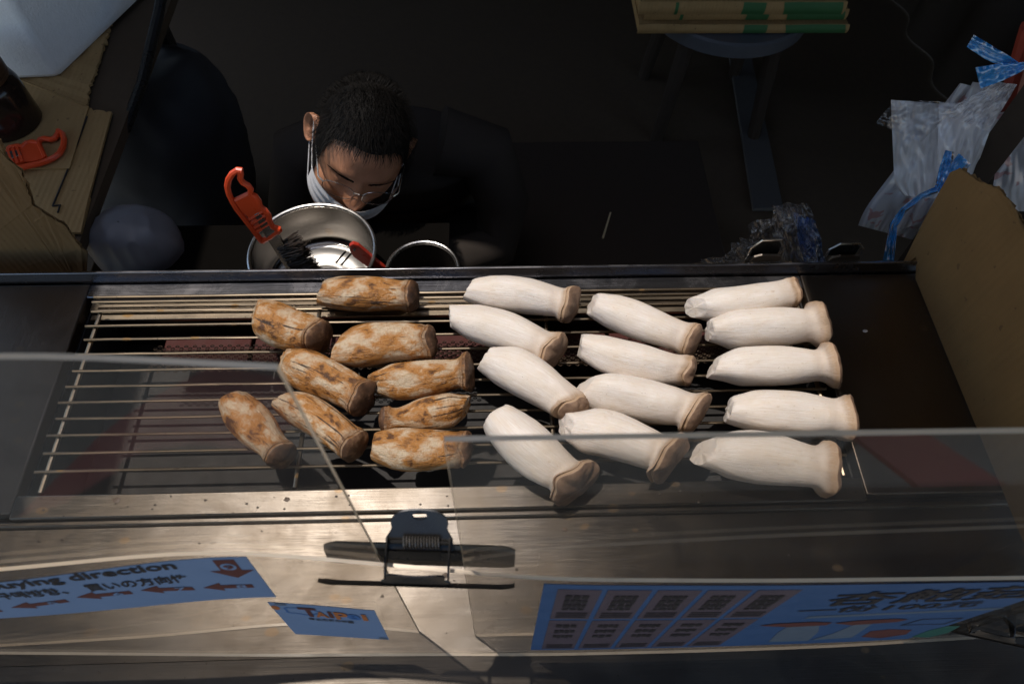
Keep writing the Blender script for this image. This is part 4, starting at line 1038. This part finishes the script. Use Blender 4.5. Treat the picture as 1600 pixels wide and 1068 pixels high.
bs2 = thing('low_crate', 'dark crate under the crumpled whitish bag', 'crate', (wc.x, wc.y + .03, .006))
MB().box((wc.x - .12, wc.y - .06, .01), (wc.x + .12, wc.y + .12, .635)).build('box', M['tarp'], bs2, bevel=.006)
MB().box((wc.x - .125, wc.y - .065, .61), (wc.x + .125, wc.y + .125, .6365)).build('rim', M['tarp'], bs2, bevel=.004)
hz = [P(a, b, z) for a, b, z in ((262, -60, .9), (248, 20, .85), (236, 70, .82), (222, 130, .80), (200, 190, .78), (172, 250, .76), (150, 310, .74), (138, 370, .70))]
tag(MB().tube(hz, .011, 10).build('black_hose', M['black']), 'black hose hanging beside the cardboard covered table', 'hose')

# ------------------------------------------------------------------ cartons on a stool at the back
SZ = .46
c_ = P(1165, 62, SZ)
stl = thing('round_stool', 'round pale plastic stool in the dark carrying flattened cartons', 'stool', (c_.x, c_.y + .2, .006))
sc_ = Vector((c_.x, c_.y + .24, 0)); R0 = (P(1300, 66, SZ) - P(1030, 66, SZ)).length / 2
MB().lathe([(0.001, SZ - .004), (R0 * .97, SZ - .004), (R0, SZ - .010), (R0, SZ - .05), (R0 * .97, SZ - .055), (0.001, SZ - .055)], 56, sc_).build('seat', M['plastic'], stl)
for k in range(4):
    a = math.pi / 4 + k * math.pi / 2; d = Vector((math.cos(a), math.sin(a), 0))
    MB().tube([sc_ + d * R0 * .75 + Vector((0, 0, SZ - .056)), sc_ + d * R0 * .95 + Vector((0, 0, .007))], [.028, .022], 10).build('leg', M['crate'], stl)
zc = SZ + .0005
lay = [(997, 1328, .030, .010), (1012, 1336, .036, .030), (1004, 1336, .042, .0), (1006, 1340, .040, .02)]
for k, (xa, xb, th_, dy_) in enumerate(lay):
    A = P(xa, 46, zc + .02); B = P(xb, 46, zc + .02); x0, x1 = A.x, B.x; y0 = c_.y + .02 + dy_
    lb = ['lowest flattened brown carton of the stack on the stool', 'second flattened brown carton from the bottom with green print', 'third flattened brown carton from the bottom with green print', 'topmost flattened carton of the stack on the stool'][k]
    ct = thing('flat_carton', lb, 'carton', ((x0 + x1) / 2, y0, zc), 'flattened cartons stacked on the stool')
    mb = MB(); mb.grid(lambda u, v: Vector((lerp(x0, x1, u), y0 - .006 * math.sin(math.pi * v), lerp(zc, zc + th_ * .96, v) + .004 * noise.noise(Vector((u * 4, k, 0))) * v)), 40, 6)
    mb.box((x0 + .004, y0, zc + .001), (x1 - .004, y0 + .40, zc + th_ * .955)); mb.build('folded_sheet', M['carton'], ct)
    for u0, u1 in ((.175, .19), (.50, .61), (.70, .985)):
        if k == 0 and u0 < .2: continue
        g = MB(); g.grid(lambda u, v: Vector((lerp(x0, x1, lerp(u0, u1, u) + (.012 * (.5 - v) if u0 == .70 else 0)), y0 - .006 * math.sin(math.pi * lerp(.02, .98, v)) - .0012, lerp(zc, zc + th_ * .96, lerp(.02, .98, v)) + .004 * noise.noise(Vector((lerp(u0, u1, u) * 4, k, 0))) * v)), 12, 6)
        g.build('green_print', M['green'], ct)
    zc += th_ + .001
# grey board on the floor, pale stick
gb = MB(); gb.prism([P(1175, 330, .012), P(1222, 330, .012), P(1172, 90, .012), P(1138, 90, .012)], (0, 0, .015)); tag(gb.build('grey_board', M['board'], smooth_=False, bevel=.002), 'long grey board lying on the dark floor towards the cartons', 'board')
tag(MB().tube([P(942, 372, .30), P(954, 332, .30)], [.0028, .0022], 6).build('skewer', M['wood']), 'thin pale skewer lying alone in the dark behind the grill', 'skewer')
MB()
bx = thing('storage_crate', 'black storage crate in the dark under the pale skewer', 'crate', (.20, 1.15, .006))
MB().box((-.0, 1.16, .01), (.62, 1.6, .28)).build('box', M['crate'], bx, bevel=.008)
MB().box((-.012, 1.148, .2805), (.632, 1.612, .2965)).build('lid', M['crate'], bx, bevel=.004)

# ------------------------------------------------------------------ film, clamps, hanging bags
def sheetfilm(name, label, cat, tl, tr, br, bl, mat, y, wr=.012, seed=0, root=None, rc=0.0, fr=3.0, nx=40, ny=40, part='film', slope=0.0):
    mb = MB(); A, B, C_, D = (Vector(q) for q in (tl, tr, br, bl))
    def fn(u, v):
        u_ = .5 + (u - .5) * (1 - rc * max(0.0, (.18 - v) / .18) ** 2); q = D.lerp(C_, u_).lerp(A.lerp(B, u_), v); e = 14 * noise.noise(Vector((u * 3, v * 3, seed)))* (wr > .02)
        k = wr * (noise.noise(Vector((u * fr, v * fr * .8, seed))) + .5 * noise.noise(Vector((u * fr * 3, v * fr * 2, seed + 4))) + .35 * (1 - abs(noise.noise(Vector((u * fr * 2 + v * 3, v * fr, seed + 9))))))
        return PY(q.x + e, q.y + e * .6, y + k + slope * (v - .5))
    mb.grid(fn, nx, ny)
    o = mb.build(part if root else name, mat, root, angle=180)
    if not root: tag(o, label, cat)
    return o
fw = thing('clear_wrap', 'crumpled clear plastic wrap resting on the back rim at the right', 'plastic wrap', P(1190, 414, .92))
for k, (tl, tr, br, bl, yy) in enumerate((((1205, 320), (1262, 318), (1288, 416), (1215, 420), .70), ((1168, 352), (1240, 318), (1232, 418), (1170, 420), .71), ((1140, 378), (1175, 374), (1165, 420), (1128, 420), .70), ((1096, 404), (1170, 398), (1165, 420), (1092, 418), .695), ((1238, 330), (1275, 345), (1284, 418), (1255, 420), .685))):
    sheetfilm('film', '', '', tl, tr, br, bl, M['film_glint' if k == 4 else 'filmc'], yy, .024, k * 3.3, fw, fr=3.2, nx=36, ny=36)
def clamp(label, px, h):
    c = P(px, 412, Z0 + .021); root = thing('toggle_clamp', label, 'clamp', (c.x, .660, Z0 + .0205)); c = Vector(root.location)
    w2 = .026
    pts = [(-w2, 0), (-w2, h * .55), (-w2 * .55, h), (w2 * .55, h), (w2, h * .55), (w2, 0)]
    MB().tube([c + Vector((x, .012, z)) for x, z in pts], .0018, 8).build('bail', M['silver'], root)
    MB().prism([c + Vector((x, .002, z)) for x, z in ((-w2 * .95, 0), (-w2 * .8, h * .3), (-w2 * .35, h * .42), (w2 * .8, h * .38), (w2 * .95, h * .1), (w2 * .8, 0))], (0, .004, 0)).build('plate', M['counter'], root, smooth_=False, bevel=.001)
    MB().prism([c + Vector((x, .014, z)) for x, z in ((-w2 * .8, 0), (-w2 * .8, h * .6), (-w2 * .5, h * .9), (w2 * .5, h * .9), (w2 * .8, h * .6), (w2 * .8, 0))], (0, .003, 0)).build('back_plate', M['black'], root, smooth_=False)
    return root
clamp('metal toggle clamp standing on the back rim inside the clear wrap', 1196, .040)
clamp('dark metal toggle clamp on the back rim right of the clear wrap', 1320, .030)

YP = .84
post = [PY(1660, 95, YP - .02), PY(1480, 335, YP - .02), PY(1380, 470, YP - .02)]
tag(MB().tube(post, .030, 4).build('post', M['crate'], smooth_=False), 'slanting black post behind the cardboard screen at the right', 'post')
tag(MB().tube([PY(1612, 40, YP + .03), PY(1588, 118, YP + .03), PY(1574, 175, YP + .03)], .014, 10).build('red_pole', plain('red_paint', (.22, .03, .015), .5)), 'short red pole where the blue ribbon is tied', 'pole')
bg_ = thing('bag_bundle', 'bundle of white printed plastic bags hanging at the right', 'bag', PY(1400, 350, YP))
sheetfilm('', '', '', (1500, 130), (1582, 150), (1440, 378), (1333, 350), M['filmp'], YP + .02, .02, 1, bg_, rc=.15, fr=3, part='bag', slope=.05)
sheetfilm('', '', '', (1520, 128), (1590, 140), (1500, 330), (1395, 362), M['filmp'], YP, .018, 5, bg_, fr=3, part='bag', slope=.04)
sheetfilm('', '', '', (1392, 156), (1492, 164), (1478, 312), (1398, 304), M['filmw'], YP - .02, .018, 8, bg_, rc=.35, fr=3, part='bag', slope=.03)
sheetfilm('', '', '', (1468, 160), (1560, 168), (1505, 320), (1462, 300), M['filmw'], YP - .03, .014, 12, bg_, fr=3, part='bag', slope=.03)
sheetfilm('', '', '', (1398, 156), (1500, 160), (1440, 222), (1368, 192), M['filmc'], YP - .04, .010, 15, bg_, fr=3, part='bag', slope=.02)
sheetfilm('', '', '', (1555, 128), (1590, 132), (1545, 205), (1470, 178), M['filmw'], YP - .03, .02, 18, bg_, fr=4, part='bag')
tag(sheetfilm('plastic_bag', 'bag', 'bag', (1572, 165), (1640, 165), (1640, 330), (1545, 330), M['filmp'], YP + .06, .016, 22, None, fr=3), 'bluish printed plastic bag showing beyond the slanting black post', 'bag')
def ribbon(label, strips):
    root = None
    for k, (path, wd, yy) in enumerate(strips):
        mb = MB(); n = len(path) - 1
        def fn(u, v):
            i = min(int(u * n), n - 1); f = u * n - i; a, b = Vector(path[i]), Vector(path[i + 1]); q = a.lerp(b, f); d = (b - a).normalized(); nn = Vector((-d.y, d.x))
            wk = interp(u * n, list(enumerate(wd))); q = q + nn * wk * (v - .5)
            return PY(q.x, q.y, yy + .006 * noise.noise(Vector((u * 9, v * 2, k))) + .003 * math.cos(v * 9 + u * 3))
        mb.grid(fn, 40, 10)
        if root is None: root = thing('blue_ribbon', label, 'ribbon', fn(0, .5))
        mb.build('strand', M['ribbon'], root, angle=180)
    return root
ribbon('shiny blue plastic ribbon tied to the red pole at the top right', [([(1516, 64), (1545, 82), (1575, 98), (1596, 108)], [22, 24, 20, 12], YP - .06), ([(1528, 122), (1560, 114), (1598, 104), (1640, 98)], [34, 28, 14, 12], YP - .065)])
ribbon('blue plastic ribbon knotted above the cardboard screen and trailing onto the rim', [([(1484, 236), (1478, 262), (1470, 285), (1464, 296)], [14, 20, 16, 9], YP - .10), ([(1508, 248), (1490, 268), (1474, 288), (1464, 298)], [26, 22, 14, 8], YP - .105), ([(1464, 296), (1440, 306), (1412, 328), (1396, 352), (1392, 382), (1388, 408)], [10, 9, 10, 13, 15, 18], YP - .11), ([(1396, 410), (1370, 411), (1345, 411)], [8, 6, 4], .675)])

# red sign boards facing up below the ledge on the street side (they show as reflections in the guard)
def signboard(label, x0, x1):
    o = thing('red_sign_board', label, 'sign', ((x0 + x1) / 2, -.25, .006), 'red sign boards standing before the counter')
    MB().prism([(x0, -.42, .30), (x1, -.42, .30), (x1, -.08, .62), (x0, -.08, .62)], (0, .007, -.008)).build('board', M['redboard'], o, smooth_=False)
    for x in (x0 + .03, x1 - .03):
        MB().tube([(x, -.40, .30), (x, -.40, .007)], .01, 8).build('leg', M['black'], o); MB().tube([(x, -.09, .595), (x, -.09, .007)], .01, 8).build('leg', M['black'], o)
signboard('red sign board standing before the left end of the counter', -.80, -.50)
signboard('red sign board standing before the right end of the counter', .77, .93)

# keep small dirt on the plates: crumbs
cm = thing('crumb', 'tiny pale mushroom crumb alone on the right steel plate', 'crumb', P(1352, 517, Z0 + .001))
MB().grid(lambda u, v: P(1352, 517, Z0 + .002) + Vector((.004 * math.cos(6.283 * u) * math.sin(3.14 * v), .0025 * math.sin(6.283 * u) * math.sin(3.14 * v), .002 * math.cos(3.14 * v))), 10, 6, wrap=True).build('flake', M['raw'], cm)

# dried sauce drips and crumbs stuck to the counter
rnd = random.Random(5); sp_ = MB(); bp_ = MB()
for i in range(80):
    x = rnd.uniform(-.6, .55); zone = rnd.random()
    y, z = ((rnd.uniform(.14, .275), Z0 - .0148) if zone < .55 else (rnd.uniform(.293, .318), Z0 - .0006))
    r = rnd.uniform(.0006, .0016) * (2.6 if rnd.random() < .07 else 1); n = 9; ph = rnd.uniform(0, 6)
    ring = [Vector((x + r * 1.3 * math.cos(6.283 * j / n) * (1 + .25 * math.sin(2 * j + ph)), y + r * math.sin(6.283 * j / n) * (1 + .25 * math.cos(3 * j + ph)), z)) for j in range(n)]
    (sp_ if r < .0017 else bp_).add(ring + [Vector((x, y, z + .0005))], [(j, (j + 1) % n, n) for j in range(n)])
o = sp_.build('burnt_speck', plain('burnt_speck', (.03, .018, .010), .6), CN); o['kind'] = 'stuff'
o = bp_.build('sauce_drip', plain('dried_sauce', (.075, .040, .018), .5), CN); o['kind'] = 'stuff'
